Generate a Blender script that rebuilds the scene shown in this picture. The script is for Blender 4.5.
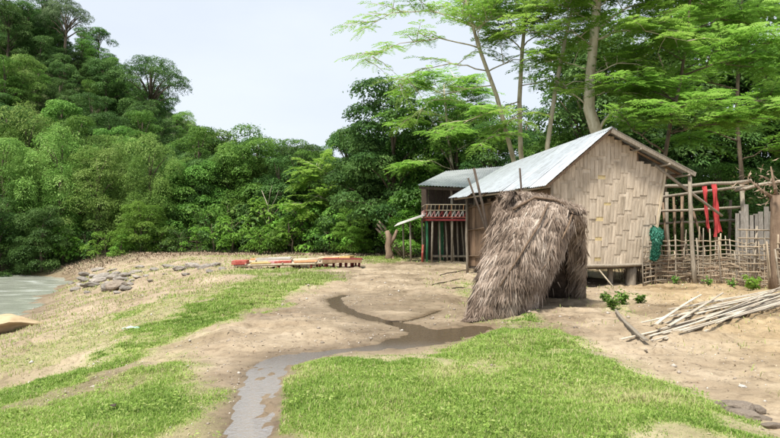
import bpy, bmesh, math, random
import numpy as np
from mathutils import Vector, Matrix, Euler

for o in list(bpy.data.objects):
    bpy.data.objects.remove(o)
S = bpy.context.scene
COL = S.collection
R = math.radians
rnd = random.Random(11)

# ------------------------------------------------------------------ camera
CAMH, F, CX, HY = 1.6, 600.0, 390.0, 232.0
cam = bpy.data.cameras.new('camera')
co = bpy.data.objects.new('camera', cam)
COL.objects.link(co)
co.location = (0, 0, CAMH)
co.rotation_euler = (R(90) + math.atan(13 / F), 0, 0)
cam.sensor_width = 36
cam.lens = 36 * F / 780
cam.clip_end = 2000
cam.clip_start = 0.05
S.camera = co

# ------------------------------------------------------------------ sky, sun, exposure
SUN_EL, SUN_AZ = R(62), R(-142)          # azimuth from +Y, negative to the left (-X)
w = bpy.data.worlds.new('World')
S.world = w
w.use_nodes = True
nt = w.node_tree
nt.nodes.clear()
out = nt.nodes.new('ShaderNodeOutputWorld')
bg = nt.nodes.new('ShaderNodeBackground')
sky = nt.nodes.new('ShaderNodeTexSky')
sky.sky_type = 'NISHITA'
sky.sun_disc = False
sky.sun_elevation = SUN_EL
sky.sun_rotation = SUN_AZ
sky.air_density = 1.0
sky.dust_density = 2.5
bg.inputs['Strength'].default_value = 0.1
# thin bright cloud veil over the blue: even, all round
tc = nt.nodes.new('ShaderNodeTexCoord')
mp = nt.nodes.new('ShaderNodeMapping')
mp.inputs['Scale'].default_value = (1.2, 1.2, 3.0)
nz = nt.nodes.new('ShaderNodeTexNoise')
nz.inputs['Scale'].default_value = 1.6
nz.inputs['Detail'].default_value = 6
nz.inputs['Roughness'].default_value = 0.55
rp = nt.nodes.new('ShaderNodeMapRange')
rp.inputs[1].default_value = 0.3
rp.inputs[2].default_value = 0.7
rp.inputs[3].default_value = 0.82
rp.inputs[4].default_value = 0.97
mx = nt.nodes.new('ShaderNodeMixRGB')
mx.inputs[2].default_value = (6.6, 7.15, 7.95, 1)
nt.links.new(tc.outputs['Generated'], mp.inputs[0])
nt.links.new(mp.outputs[0], nz.inputs['Vector'])
nt.links.new(nz.outputs[0], rp.inputs[0])
nt.links.new(rp.outputs[0], mx.inputs[0])
nt.links.new(sky.outputs[0], mx.inputs[1])
nt.links.new(mx.outputs[0], bg.inputs[0])
nt.links.new(bg.outputs[0], out.inputs[0])

sl = bpy.data.lights.new('sun', 'SUN')
sl.energy = 5.0
sl.angle = R(9)
sl.color = (1.0, 0.95, 0.86)
so = bpy.data.objects.new('sun', sl)
COL.objects.link(so)
d = Vector((math.sin(SUN_AZ) * math.cos(SUN_EL), math.cos(SUN_AZ) * math.cos(SUN_EL), math.sin(SUN_EL)))
so.rotation_euler = d.to_track_quat('Z', 'Y').to_euler()

S.render.engine = 'CYCLES'
S.view_settings.view_transform = 'Standard'
S.view_settings.look = 'None'
S.view_settings.exposure = 0.45
S.view_settings.gamma = 1
S.cycles.max_bounces = 6
S.cycles.diffuse_bounces = 3
S.cycles.glossy_bounces = 2
S.cycles.transmission_bounces = 3


# ------------------------------------------------------------------ helpers
def G(px, py):
    """survey point on level ground"""
    dd = F * CAMH / (py - HY)
    return np.array([(px - CX) / F * dd, dd])


def at(px, py, dd):
    return Vector(((px - CX) / F * dd, dd, CAMH - (py - HY) / F * dd))


def hash2(ix, iy, seed):
    v = np.sin(ix * 127.1 + iy * 311.7 + seed * 74.7) * 43758.5453
    return v - np.floor(v)


def vnoise(x, y, seed=0):
    ix, iy = np.floor(x), np.floor(y)
    fx, fy = x - ix, y - iy
    fx = fx * fx * (3 - 2 * fx)
    fy = fy * fy * (3 - 2 * fy)
    a = hash2(ix, iy, seed); b = hash2(ix + 1, iy, seed)
    c = hash2(ix, iy + 1, seed); e = hash2(ix + 1, iy + 1, seed)
    return (a + (b - a) * fx) * (1 - fy) + (c + (e - c) * fx) * fy


def fbm(x, y, seed=0, oct=4):
    s, a, t = 0, 1, 0
    for k in range(oct):
        s = s + a * vnoise(x * 2 ** k, y * 2 ** k, seed + k * 3.1)
        t += a
        a *= 0.5
    return s / t


def sstep(a, b, x):
    t = np.clip((x - a) / (b - a), 0, 1)
    return t * t * (3 - 2 * t)


def seg_dist(x, y, p, q):
    dx, dy = q[0] - p[0], q[1] - p[1]
    t = np.clip(((x - p[0]) * dx + (y - p[1]) * dy) / (dx * dx + dy * dy + 1e-9), 0, 1)
    return np.hypot(x - p[0] - t * dx, y - p[1] - t * dy), t


def poly_sd(x, y, poly):
    """signed distance, positive inside"""
    n = len(poly)
    best = np.full(x.shape, 1e9)
    ins = np.zeros(x.shape, bool)
    for i in range(n):
        p, q = poly[i], poly[(i + 1) % n]
        dd, _ = seg_dist(x, y, p, q)
        best = np.minimum(best, dd)
        c = ((p[1] > y) != (q[1] > y)) & (x < (q[0] - p[0]) * (y - p[1]) / (q[1] - p[1] + 1e-12) + p[0])
        ins ^= c
    return np.where(ins, best, -best)


def tag(o, label=None, cat=None, group=None, kind=None):
    if label: o['label'] = label
    if cat: o['category'] = cat
    if group: o['group'] = group
    if kind: o['kind'] = kind
    return o


def link(name, me, mat=None, parent=None, smooth=False):
    o = bpy.data.objects.new(name, me)
    COL.objects.link(o)
    if mat is not None and len(me.materials) == 0:
        me.materials.append(mat)
    if smooth:
        me.polygons.foreach_set('use_smooth', np.ones(len(me.polygons), bool))
    if parent is not None:
        o.parent = parent
    return o


def empty(name, loc=(0, 0, 0), rz=0):
    o = bpy.data.objects.new(name, None)
    o.empty_display_size = 0.2
    COL.objects.link(o)
    o.location = loc
    o.rotation_euler = (0, 0, rz)
    return o


def np_mesh(name, verts, faces, attrs=None):
    """verts (N,3), faces (M,k) with one k, fast"""
    me = bpy.data.meshes.new(name)
    verts = np.ascontiguousarray(verts, np.float32)
    faces = np.ascontiguousarray(faces, np.int32)
    me.vertices.add(len(verts))
    me.vertices.foreach_set('co', verts.ravel())
    k = faces.shape[1]
    me.loops.add(faces.size)
    me.loops.foreach_set('vertex_index', faces.ravel())
    me.polygons.add(len(faces))
    me.polygons.foreach_set('loop_start', np.arange(0, faces.size, k, dtype=np.int32))
    try:
        me.polygons.foreach_set('loop_total', np.full(len(faces), k, np.int32))
    except Exception:
        pass
    for an, av in (attrs or {}).items():
        a = me.attributes.new(an, 'FLOAT', 'POINT')
        a.data.foreach_set('value', np.ascontiguousarray(av, np.float32))
    me.update(calc_edges=True)
    me.validate()
    return me


class MB:
    def __init__(s):
        s.v, s.f = [], []

    def box(s, c, size, rot=None):
        b = len(s.v)
        m = rot.to_matrix() if isinstance(rot, Euler) else (rot if rot is not None else Matrix.Identity(3))
        c = Vector(c)
        for dz in (-.5, .5):
            for dy in (-.5, .5):
                for dx in (-.5, .5):
                    s.v.append(c + m @ Vector((dx * size[0], dy * size[1], dz * size[2])))
        for q in ((0, 2, 3, 1), (4, 5, 7, 6), (0, 1, 5, 4), (2, 6, 7, 3), (0, 4, 6, 2), (1, 3, 7, 5)):
            s.f.append(tuple(b + i for i in q))
        return s

    def bar(s, p, q, wd, th, up=(0, 0, 1)):
        p, q = Vector(p), Vector(q)
        y = (q - p).normalized()
        x = y.cross(Vector(up))
        if x.length < 1e-3: x = y.cross(Vector((1, 0, 0)))
        x.normalize()
        z = x.cross(y)
        m = Matrix((x, y, z)).transposed()
        return s.box((p + q) / 2, (wd, (q - p).length, th), m)

    def tube(s, pts, rad, n=7, cap=True):
        pts = [Vector(p) for p in pts]
        if not hasattr(rad, '__len__'): rad = [rad] * len(pts)
        b0 = len(s.v)
        ref = Vector((0.31, 0.87, 0.39)).normalized()
        for i, p in enumerate(pts):
            t = (pts[min(i + 1, len(pts) - 1)] - pts[max(i - 1, 0)]).normalized()
            x = t.cross(ref)
            if x.length < 0.05: x = t.cross(Vector((1, 0, 0)))
            x.normalize()
            y = t.cross(x)
            for k in range(n):
                a = 2 * math.pi * k / n
                s.v.append(p + (x * math.cos(a) + y * math.sin(a)) * rad[i])
        for i in range(len(pts) - 1):
            for k in range(n):
                a, b = b0 + i * n + k, b0 + i * n + (k + 1) % n
                s.f.append((a, b, b + n, a + n))
        if cap:
            s.f.append(tuple(b0 + k for k in reversed(range(n))))
            e = b0 + (len(pts) - 1) * n
            s.f.append(tuple(e + k for k in range(n)))
        return s

    def build(s, name, mat, parent=None, smooth=False):
        me = bpy.data.meshes.new(name)
        me.from_pydata([tuple(v) for v in s.v], [], s.f)
        me.update()
        return link(name, me, mat, parent, smooth)


def wob(p, q, n, amp, rng=rnd):
    p, q = Vector(p), Vector(q)
    return [p.lerp(q, i / (n - 1)) + Vector((rng.uniform(-amp, amp), rng.uniform(-amp, amp), rng.uniform(-amp, amp)))
            * (1 if 0 < i < n - 1 else 0.2) for i in range(n)]


# ------------------------------------------------------------------ materials
def newmat(name):
    m = bpy.data.materials.new(name)
    m.use_nodes = True
    n = m.node_tree.nodes
    return m, n, m.node_tree.links, n['Principled BSDF']


def ramp(n, stops):
    r = n.new('ShaderNodeValToRGB')
    e = r.color_ramp.elements
    e[0].position, e[0].color = stops[0][0], (*stops[0][1], 1)
    e[1].position, e[1].color = stops[-1][0], (*stops[-1][1], 1)
    for p, c in stops[1:-1]:
        x = e.new(p)
        x.color = (*c, 1)
    return r


def leaf_mat(name, c0, c1, c2, trans=0.3, rough=0.5, vr=0.25):
    m, n, l, b = newmat(name)
    a = n.new('ShaderNodeAttribute'); a.attribute_name = 'var'
    r = ramp(n, [(0.0, c0), (0.5, c1), (1.0, c2)])
    oi = n.new('ShaderNodeObjectInfo')
    hs = n.new('ShaderNodeHueSaturation')
    m1 = n.new('ShaderNodeMapRange'); m1.inputs[3].default_value = 1 - vr; m1.inputs[4].default_value = 1 + vr
    m2 = n.new('ShaderNodeMapRange'); m2.inputs[3].default_value = 0.494; m2.inputs[4].default_value = 0.518
    l.new(a.outputs['Fac'], r.inputs[0])
    l.new(oi.outputs['Random'], m1.inputs[0]); l.new(oi.outputs['Random'], m2.inputs[0])
    l.new(m1.outputs[0], hs.inputs['Value']); l.new(m2.outputs[0], hs.inputs['Hue'])
    l.new(r.outputs[0], hs.inputs['Color'])
    l.new(hs.outputs[0], b.inputs['Base Color'])
    b.inputs['Roughness'].default_value = rough
    b.inputs['Specular IOR Level'].default_value = 0.14
    t = n.new('ShaderNodeBsdfTranslucent')
    l.new(hs.outputs[0], t.inputs[0])
    x = n.new('ShaderNodeMixShader'); x.inputs[0].default_value = trans
    l.new(b.outputs[0], x.inputs[1]); l.new(t.outputs[0], x.inputs[2])
    l.new(x.outputs[0], n['Material Output'].inputs[0])
    return m


def noisy_mat(name, c0, c1, scale=6, rough=0.85, stretch=(1, 1, 1), bump=0.3, rand=0.25, spec=0.25, c2=None, detail=6, metallic=0, bscale=None):
    m, n, l, b = newmat(name)
    tcn = n.new('ShaderNodeTexCoord')
    mpn = n.new('ShaderNodeMapping'); mpn.inputs['Scale'].default_value = stretch
    oi = n.new('ShaderNodeObjectInfo')
    ad = n.new('ShaderNodeVectorMath'); ad.operation = 'ADD'
    sc = n.new('ShaderNodeVectorMath'); sc.operation = 'SCALE'; sc.inputs[0].default_value = (17, 31, 23)
    l.new(oi.outputs['Random'], sc.inputs['Scale'])
    l.new(tcn.outputs['Object'], mpn.inputs[0])
    l.new(mpn.outputs[0], ad.inputs[0]); l.new(sc.outputs[0], ad.inputs[1])
    z = n.new('ShaderNodeTexNoise'); z.inputs['Scale'].default_value = scale; z.inputs['Detail'].default_value = detail
    z.inputs['Roughness'].default_value = 0.65
    l.new(ad.outputs[0], z.inputs['Vector'])
    st = [(0.3, c0), (0.7, c1)] if c2 is None else [(0.28, c0), (0.52, c1), (0.74, c2)]
    r = ramp(n, st)
    l.new(z.outputs[0], r.inputs[0])
    hs = n.new('ShaderNodeHueSaturation')
    m1 = n.new('ShaderNodeMapRange'); m1.inputs[3].default_value = 1 - rand; m1.inputs[4].default_value = 1 + rand
    l.new(oi.outputs['Random'], m1.inputs[0]); l.new(m1.outputs[0], hs.inputs['Value'])
    l.new(r.outputs[0], hs.inputs['Color']); l.new(hs.outputs[0], b.inputs['Base Color'])
    b.inputs['Roughness'].default_value = rough
    b.inputs['Specular IOR Level'].default_value = spec
    b.inputs['Metallic'].default_value = metallic
    if bump:
        z2 = n.new('ShaderNodeTexNoise'); z2.inputs['Scale'].default_value = bscale or scale * 3; z2.inputs['Detail'].default_value = 5
        l.new(ad.outputs[0], z2.inputs['Vector'])
        bp = n.new('ShaderNodeBump'); bp.inputs['Strength'].default_value = bump; bp.inputs['Distance'].default_value = 0.03
        l.new(z2.outputs[0], bp.inputs['Height']); l.new(bp.outputs[0], b.inputs['Normal'])
    return m


def var_mat(name, stops, rough=0.9, trans=0.0):
    m, n, l, b = newmat(name)
    a = n.new('ShaderNodeAttribute'); a.attribute_name = 'var'
    r = ramp(n, stops)
    l.new(a.outputs['Fac'], r.inputs[0]); l.new(r.outputs[0], b.inputs['Base Color'])
    b.inputs['Roughness'].default_value = rough
    b.inputs['Specular IOR Level'].default_value = 0.25
    if trans:
        t = n.new('ShaderNodeBsdfTranslucent'); l.new(r.outputs[0], t.inputs[0])
        x = n.new('ShaderNodeMixShader'); x.inputs[0].default_value = trans
        l.new(b.outputs[0], x.inputs[1]); l.new(t.outputs[0], x.inputs[2])
        l.new(x.outputs[0], n['Material Output'].inputs[0])
    return m


M = {}
M['leaf_dark'] = leaf_mat('leaf_dark', (.040, .088, .023), (.088, .168, .041), (.168, .268, .078), .36)
M['leaf_mid'] = leaf_mat('leaf_mid', (.064, .140, .024), (.140, .265, .046), (.245, .385, .088), .38)
M['leaf_olive'] = leaf_mat('leaf_olive', (.105, .195, .036), (.230, .360, .080), (.385, .510, .160), .40)
M['leaf_bright'] = leaf_mat('leaf_bright', (.095, .200, .026), (.190, .350, .050), (.290, .460, .095), .45)
M['leaf_feather'] = leaf_mat('leaf_feather', (.135, .265, .036), (.260, .445, .070), (.385, .560, .135), .54, vr=.10)
M['leaf_hazy'] = leaf_mat('leaf_hazy', (.085, .135, .06), (.16, .23, .105), (.24, .32, .165), .36)
M['bark_pale'] = noisy_mat('bark_pale', (.22, .18, .11), (.46, .41, .29), 5, .9, (1, 1, .35), .5, .15, c2=(.55, .50, .40))
M['bark_dark'] = noisy_mat('bark_dark', (.06, .045, .03), (.19, .15, .11), 5, .95, (1, 1, .3), .6, .2)
M['bark_tan'] = noisy_mat('bark_tan', (.20, .12, .07), (.40, .28, .17), 6, .95, (1, 1, .3), .6, .15)
M['wood_grey'] = noisy_mat('wood_grey', (.17, .14, .105), (.40, .35, .28), 7, .9, (6, 6, .7), .4, .25)
M['bamboo_old'] = noisy_mat('bamboo_old', (.19, .145, .095), (.40, .325, .235), 4, .7, (5, 5, 1), .2, .28, .3)
M['plank_grey'] = noisy_mat('plank_grey', (.15, .135, .115), (.36, .335, .30), 7, .9, (6, 6, .7), .4, .2)
M['bark_old'] = noisy_mat('bark_old', (.12, .08, .055), (.28, .205, .145), 6, .95, (1, 1, .3), .8, .15)
M['wood_brown'] = noisy_mat('wood_brown', (.09, .06, .04), (.26, .18, .12), 6, .9, (6, 6, .7), .4, .25)
M['wood_dark'] = noisy_mat('wood_dark', (.035, .026, .02), (.11, .085, .065), 6, .9, (5, 5, .8), .3, .3)
M['bamboo_dry'] = noisy_mat('bamboo_dry', (.30, .24, .16), (.55, .48, .36), 4, .6, (5, 5, 1), .2, .28, .35)
M['bamboo_slat'] = noisy_mat('bamboo_slat', (.26, .21, .155), (.48, .42, .335), 5, .7, (1, .25, 1), .2, .24, .3, c2=(.60, .54, .45))
M['weave'] = noisy_mat('weave', (.29, .235, .17), (.50, .42, .325), 2.6, .8, (3, 3, .6), .3, .13, .2, c2=(.64, .56, .45), bscale=22)
M['weave_yellow'] = noisy_mat('weave_yellow', (.46, .36, .17), (.58, .47, .26), 5, .7, (1, 1, 3), .25, .12, .3)
M['mat_brown'] = noisy_mat('mat_brown', (.10, .065, .04), (.24, .16, .105), 4, .9, (3, 3, .6), .4, .25)
M['red_paint'] = noisy_mat('red_paint', (.22, .04, .032), (.40, .085, .065), 6, .7, (1, 1, 1), .15, .15, c2=(.50, .27, .20))
M['red_dark'] = noisy_mat('red_dark', (.14, .02, .025), (.27, .05, .05), 6, .7, (1, 1, 1), .15, .2)
M['yellow_paint'] = noisy_mat('yellow_paint', (.46, .31, .10), (.62, .48, .22), 6, .6, (1, 1, 1), .15, .12)
M['orange_paint'] = noisy_mat('orange_paint', (.55, .24, .10), (.70, .42, .22), 6, .6, (1, 1, 1), .15, .12)
M['pink_paint'] = noisy_mat('pink_paint', (.55, .24, .24), (.70, .42, .40), 6, .6, (1, 1, 1), .15, .1)
M['white_paint'] = noisy_mat('white_paint', (.42, .39, .35), (.64, .61, .57), 6, .6, (1, 1, 1), .1, .08)
M['green_paint'] = noisy_mat('green_paint', (.03, .13, .06), (.06, .24, .11), 6, .6, (1, 1, 1), .15, .15)
M['rock'] = noisy_mat('rock', (.13, .115, .10), (.28, .25, .215), 3, .9, (1, 1, 1.6), .7, .25, c2=(.40, .365, .325))
M['sandstone'] = noisy_mat('sandstone', (.40, .29, .17), (.58, .45, .28), 3, .95, (1, 1, 1), .5, .1)
M['gravel_pale'] = noisy_mat('gravel_pale', (.36, .33, .29), (.55, .52, .48), 6, .9, (1, 1, 1), .4, .1)
M['earth_dark'] = noisy_mat('earth_dark', (.07, .05, .035), (.15, .115, .08), 5, 1, (1, 1, 1), .6, .1)
M['clod'] = noisy_mat('clod', (.20, .16, .125), (.36, .30, .24), 9, 1, (1, 1, 1), .8, .2)
M['thatch'] = var_mat('thatch', [(0, (.10, .070, .050)), (.35, (.24, .180, .138)), (.7, (.36, .284, .226)), (1, (.52, .435, .36))], .9, .08)
M['thatch_core'] = noisy_mat('thatch_core', (.035, .025, .018), (.09, .065, .05), 10, 1, (1, 1, 1), .6, .1)  # core colour set near black, painting in the shade of the hollow
M['brush'] = var_mat('brush', [(0, (.15, .105, .07)), (.5, (.29, .215, .15)), (1, (.42, .33, .24))], .95)
M['grass_blade'] = var_mat('grass_blade', [(0, (.11, .190, .030)), (.35, (.220, .350, .060)), (.62, (.315, .440, .095)), (.82, (.42, .48, .17)), (1, (.52, .46, .26))], .55, .4)
M['grass_far'] = var_mat('grass_far', [(0, (.16, .23, .05)), (.45, (.27, .36, .09)), (.75, (.37, .41, .15)), (1, (.50, .42, .25))], .6, .35)
M['litter'] = var_mat('litter', [(0, (.09, .06, .04)), (.5, (.24, .17, .11)), (1, (.50, .42, .30))], .95)
M['gravel'] = var_mat('gravel', [(0, (.16, .13, .10)), (.5, (.32, .27, .22)), (1, (.55, .51, .46))], .9)
M['plastic_white'] = noisy_mat('plastic_white', (.62, .66, .62), (.80, .83, .80), 8, .5, (1, 1, 1), .1, .05)
M['plastic_green'] = noisy_mat('plastic_green', (.30, .50, .40), (.55, .70, .60), 8, .5, (1, 1, 1), .1, .05)


def cloth_mat(name, c0, c1):
    m = noisy_mat(name, c0, c1, 5, .85, (1, 1, 1), .2, .05)
    return m


M['cloth_red'] = cloth_mat('cloth_red', (.36, .035, .04), (.55, .085, .08))
M['net_green'] = var_mat('net_green', [(0, (.02, .12, .08)), (.6, (.05, .24, .165)), (1, (.13, .36, .27))], .6, .2)


def metal_roof_mat(name, c0, c1, c2, rough=.42):
    m, n, l, b = newmat(name)
    tcn = n.new('ShaderNodeTexCoord')
    z = n.new('ShaderNodeTexNoise'); z.inputs['Scale'].default_value = 1.6; z.inputs['Detail'].default_value = 8
    z.inputs['Roughness'].default_value = .7
    mpn = n.new('ShaderNodeMapping'); mpn.inputs['Scale'].default_value = (1.0, 5.0, 1.0)
    l.new(tcn.outputs['Object'], mpn.inputs[0]); l.new(mpn.outputs[0], z.inputs['Vector'])
    r = ramp(n, [(.3, c0), (.5, c1), (.72, c2)])
    l.new(z.outputs[0], r.inputs[0])
    oi = n.new('ShaderNodeObjectInfo'); hs = n.new('ShaderNodeHueSaturation')
    m1 = n.new('ShaderNodeMapRange'); m1.inputs[3].default_value = .9; m1.inputs[4].default_value = 1.08
    l.new(oi.outputs['Random'], m1.inputs[0]); l.new(m1.outputs[0], hs.inputs['Value'])
    l.new(r.outputs[0], hs.inputs['Color']); l.new(hs.outputs[0], b.inputs['Base Color'])
    b.inputs['Metallic'].default_value = .45
    b.inputs['Roughness'].default_value = rough
    return m


M['zinc'] = metal_roof_mat('zinc', (.27, .28, .28), (.43, .465, .50), (.54, .58, .62))
M['zinc_old'] = metal_roof_mat('zinc_old', (.28, .30, .32), (.45, .47, .49), (.58, .61, .63), .5)

# ------------------------------------------------------------------ terrain
WATER_Z = -1.5
STREAM_Z = -0.03
_ye = np.array([-80, 5, 12, 18, 22.4, 27, 32, 37, 40, 44, 60, 300.])
_xe = np.array([-9.3, -9.6, -10.5, -11.7, -13.1, -15.5, -17.6, -19.6, -21.5, -26, -40, -200.])
_xf = np.array([-300, -60, -35, -28, -21, -12, 0, 300.])
_yf = np.array([20, 37, 41.5, 43.5, 43, 42, 41, 41.])

ST = [  # stream: polylines with half widths in metres
    ([(236, 520), (246, 470), (252, 430), (258, 400), (262, 378), (272, 362)], [.17, .18, .18, .19, .20, .24]),
    ([(272, 362), (300, 354), (335, 349), (372, 346), (400, 341)], [.24, .26, .14, .20, .32]),
    ([(392, 343), (425, 337), (452, 332), (476, 326)], [.36, .46, .46, .32]),
    ([(436, 334), (408, 324), (376, 318), (350, 311), (337, 304), (334, 298), (345, 294)], [.38, .22, .20, .20, .19, .18, .10]),
    ([(405, 320), (425, 315), (440, 309)], [.08, .07, .05]),
]
STW = [([G(*p) for p in pts], ws) for pts, ws in ST]


def stream_depth(x, y):
    """>0 in the channel: 1 at the middle, 0 at the bank, negative outside (metres-ish)"""
    best = np.full(np.shape(x), -9.0)
    for pts, ws in STW:
        for i in range(len(pts) - 1):
            dd, t = seg_dist(x, y, pts[i], pts[i + 1])
            wv = ws[i] + (ws[i + 1] - ws[i]) * t
            best = np.maximum(best, np.where(dd < wv, 1 - dd / wv, -(dd - wv)))
    return best


GRASS = [
    [(281, 366), (300, 357), (360, 354), (436, 352), (455, 340), (480, 328), (520, 316), (545, 319), (575, 338), (630, 362), (690, 388), (740, 410), (800, 436), (840, 470), (900, 640), (250, 640), (268, 470), (280, 410)],
    [(-60, 366), (0, 357), (60, 349), (95, 337), (150, 319), (200, 303), (225, 291), (260, 281), (300, 274), (325, 276), (290, 291), (255, 307), (210, 324), (150, 341), (90, 357), (40, 373), (-60, 386)],
    [(-90, 398), (0, 386), (45, 389), (110, 369), (160, 360), (198, 362), (207, 392), (198, 430), (205, 480), (200, 640), (-300, 640)],
    [(92, 305), (130, 293), (180, 285), (200, 289), (150, 301), (110, 308)],
    [(225, 272), (260, 270), (330, 268), (332, 272), (280, 275), (235, 276)],
    [(335, 258), (400, 252), (425, 256), (420, 262), (370, 264)],
    [(598, 302), (628, 299), (640, 306), (622, 315), (600, 312)],
    [(455, 287), (470, 282), (478, 292), (465, 298)],
    [(-120, 322), (0, 322), (60, 300), (110, 296), (180, 283), (250, 278), (300, 276), (250, 315), (205, 345), (212, 400), (205, 640), (-300, 640)],
    [(-40, 330), (30, 322), (80, 318), (130, 306), (120, 318), (60, 336), (0, 345), (-40, 350)],
]
GRW = [np.array([G(*p) for p in g]) for g in GRASS]
GSTR = [1.15, 1.7, 1.0, .8, .8, .6, .45, .5, .30, .34]


def grass_mask(x, y):
    best = np.zeros(np.shape(x))
    nse = fbm(x * 1.3, y * 1.3, 5, 4) - .5
    for gi, (g, s) in enumerate(zip(GRW, GSTR)):
        e = np.clip(.05 * (y), .3, 2)
        sd = poly_sd(x, y, g) + (.45 * e if gi in (1, 2) else 0) + nse * 2.2 * e + (fbm(x * 5, y * 5, 6, 3) - .5) * .6 * e
        best = np.maximum(best, s * sstep(-.45 * e, 1.1 * e, sd))
    patch = sstep(.30, .5, fbm(x * .9 + 7, y * .9, 21, 4))
    best = best * (.22 + .78 * patch)
    sd = stream_depth(x, y)
    return np.clip(best, 0, 1) * np.where(sd > -.04, 0, 1)


def gz(x, y):
    x = np.asarray(x, float); y = np.asarray(y, float)
    sn = (x - np.interp(y, _ye, _xe)) * .88 + (fbm(x * .35, y * .35, 9, 3) - .5) * 1.6
    sf = y - np.interp(x, _xf, _yf) + (fbm(x * .3, y * .3, 19, 3) - .5) * 1.5
    h1 = np.interp(sn, [-6, 0, 1.0, 3.6, 6.4, 8], [-2.3, -1.52, -1.22, -.62, -.03, 0.0])
    h2 = np.interp(sf, [-6, 0, 2.5, 6, 200], [-2.3, -1.52, -.6, .2, .6])
    z = np.maximum(h1, h2)
    hill = 35 * sstep(-3, -70, x) * sstep(43, 102, y)
    hill = hill + 4 * sstep(5, 60, x) * sstep(34, 90, y)
    z = z + hill * (0.92 + .16 * fbm(x * .06, y * .06, 3, 3))
    near = 1 - sstep(30, 60, y)
    sd = stream_depth(x, y)
    damp = np.where(sd > -1.3, .04 + .96 * np.clip((-sd - .12) / 1.2, 0, 1) ** 1.2, 1)
    z = z + near * damp * ((fbm(x * .45, y * .45, 31, 3) - .5) * .12 + (fbm(x * 2.1, y * 2.1, 33, 3) - .5) * .055
                           + (fbm(x * 6.5, y * 6.5, 35, 2) - .5) * .028)
    edge = (fbm(x * 4, y * 4, 37, 3) - .5)
    se = sd + edge * np.where(sd > 0, .9, .12)
    z = z - np.where(se > 0, (.045 + .03 * sstep(7.4, 8.6, y)) * np.minimum(1, se * 2.4) + .014 + (.20 - .13 * sstep(7.4, 8.6, y)) * (fbm(x * 9, y * 4.2, 43, 4) - .5) * np.minimum(1, se * 3), .014 * np.clip(1 + se / .12, 0, 1))
    # low bank of soil beside the right lawn and a swell under the grass
    sg = poly_sd(x, y, GRW[0])
    z = z + .06 * sstep(0, .5, sg) * near * sstep(.05, .3, -sd)
    # foot and hoof prints
    z = z - near * damp * .022 * sstep(.60, .72, vnoise(x * 5.5, y * 4.2, 57)) * sstep(.42, .6, fbm(x * .7, y * .7, 58, 2))
    # broken rims on the mud flat
    m = fbm(x * 1.1 + 3, y * 2.0, 41, 4)
    z = z + near * damp * .05 * sstep(.5, .53, m) * sstep(7, 9, y) + near * damp * .03 * sstep(.52, .54, fbm(x * 2.3, y * 1.7, 47, 4)) * sstep(6, 8, y)
    return z


def gz1(x, y):
    return float(gz(np.array([x]), np.array([y]))[0])


def graded(lo, hi, a, b, step, grow):
    c = list(np.arange(a, b + 1e-6, step))
    s, v = step, c[-1]
    while v < hi:
        s *= grow; v += s; c.append(v)
    s, v = step, c[0]
    pre = []
    while v > lo:
        s *= grow; v -= s; pre.append(v)
    return np.array(pre[::-1] + c)


xs = graded(-320, 320, -8.5, 9.5, .06, 1.045)
ys = graded(-60, 420, 3.6, 13, .05, 1.022)
XX, YY = np.meshgrid(xs, ys)
gx, gy = XX.ravel(), YY.ravel()
gzv = gz(gx, gy)
nx, ny = len(xs), len(ys)
idx = np.arange(nx * ny).reshape(ny, nx)
fc = np.stack([idx[:-1, :-1], idx[:-1, 1:], idx[1:, 1:], idx[1:, :-1]], -1).reshape(-1, 4)
sdv = stream_depth(gx, gy)
wet = np.clip(1 + sdv / (.28 + .5 * fbm(gx * 1.5, gy * 1.5, 51, 3)), 0, 1)
wet = np.maximum(wet, sstep(.6, 0, gzv - WATER_Z) * .9)
# seepage area on the mud flat before the second house
seep = sstep(.40, .60, fbm(gx * .8, gy * 1.1, 61, 5)) * sstep(3.6, 1.0, np.hypot((gx - .3) / 1.2, (gy - 12.6) / 1.9))
wet = np.maximum(wet, seep * .8)
wet = np.maximum(wet, .8 * sstep(.5, .66, fbm(gx * .5 + 3, gy * .6, 63, 5)) * sstep(-6, -3, gx) * (gy < 34))
gm = grass_mask(gx, gy)
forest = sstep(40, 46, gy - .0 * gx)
# grey-brown river mud along the track, ochre soil in the yard on the right
yard = sstep(-.5, 2.0, gx - (2.2 + .22 * gy) + 1.2 * (fbm(gx * .7, gy * .7, 71, 3) - .5))
me = np_mesh('ground', np.stack([gx, gy, gzv], 1), fc, {'grass': gm, 'wet': wet, 'forest': forest, 'yard': yard})


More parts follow.
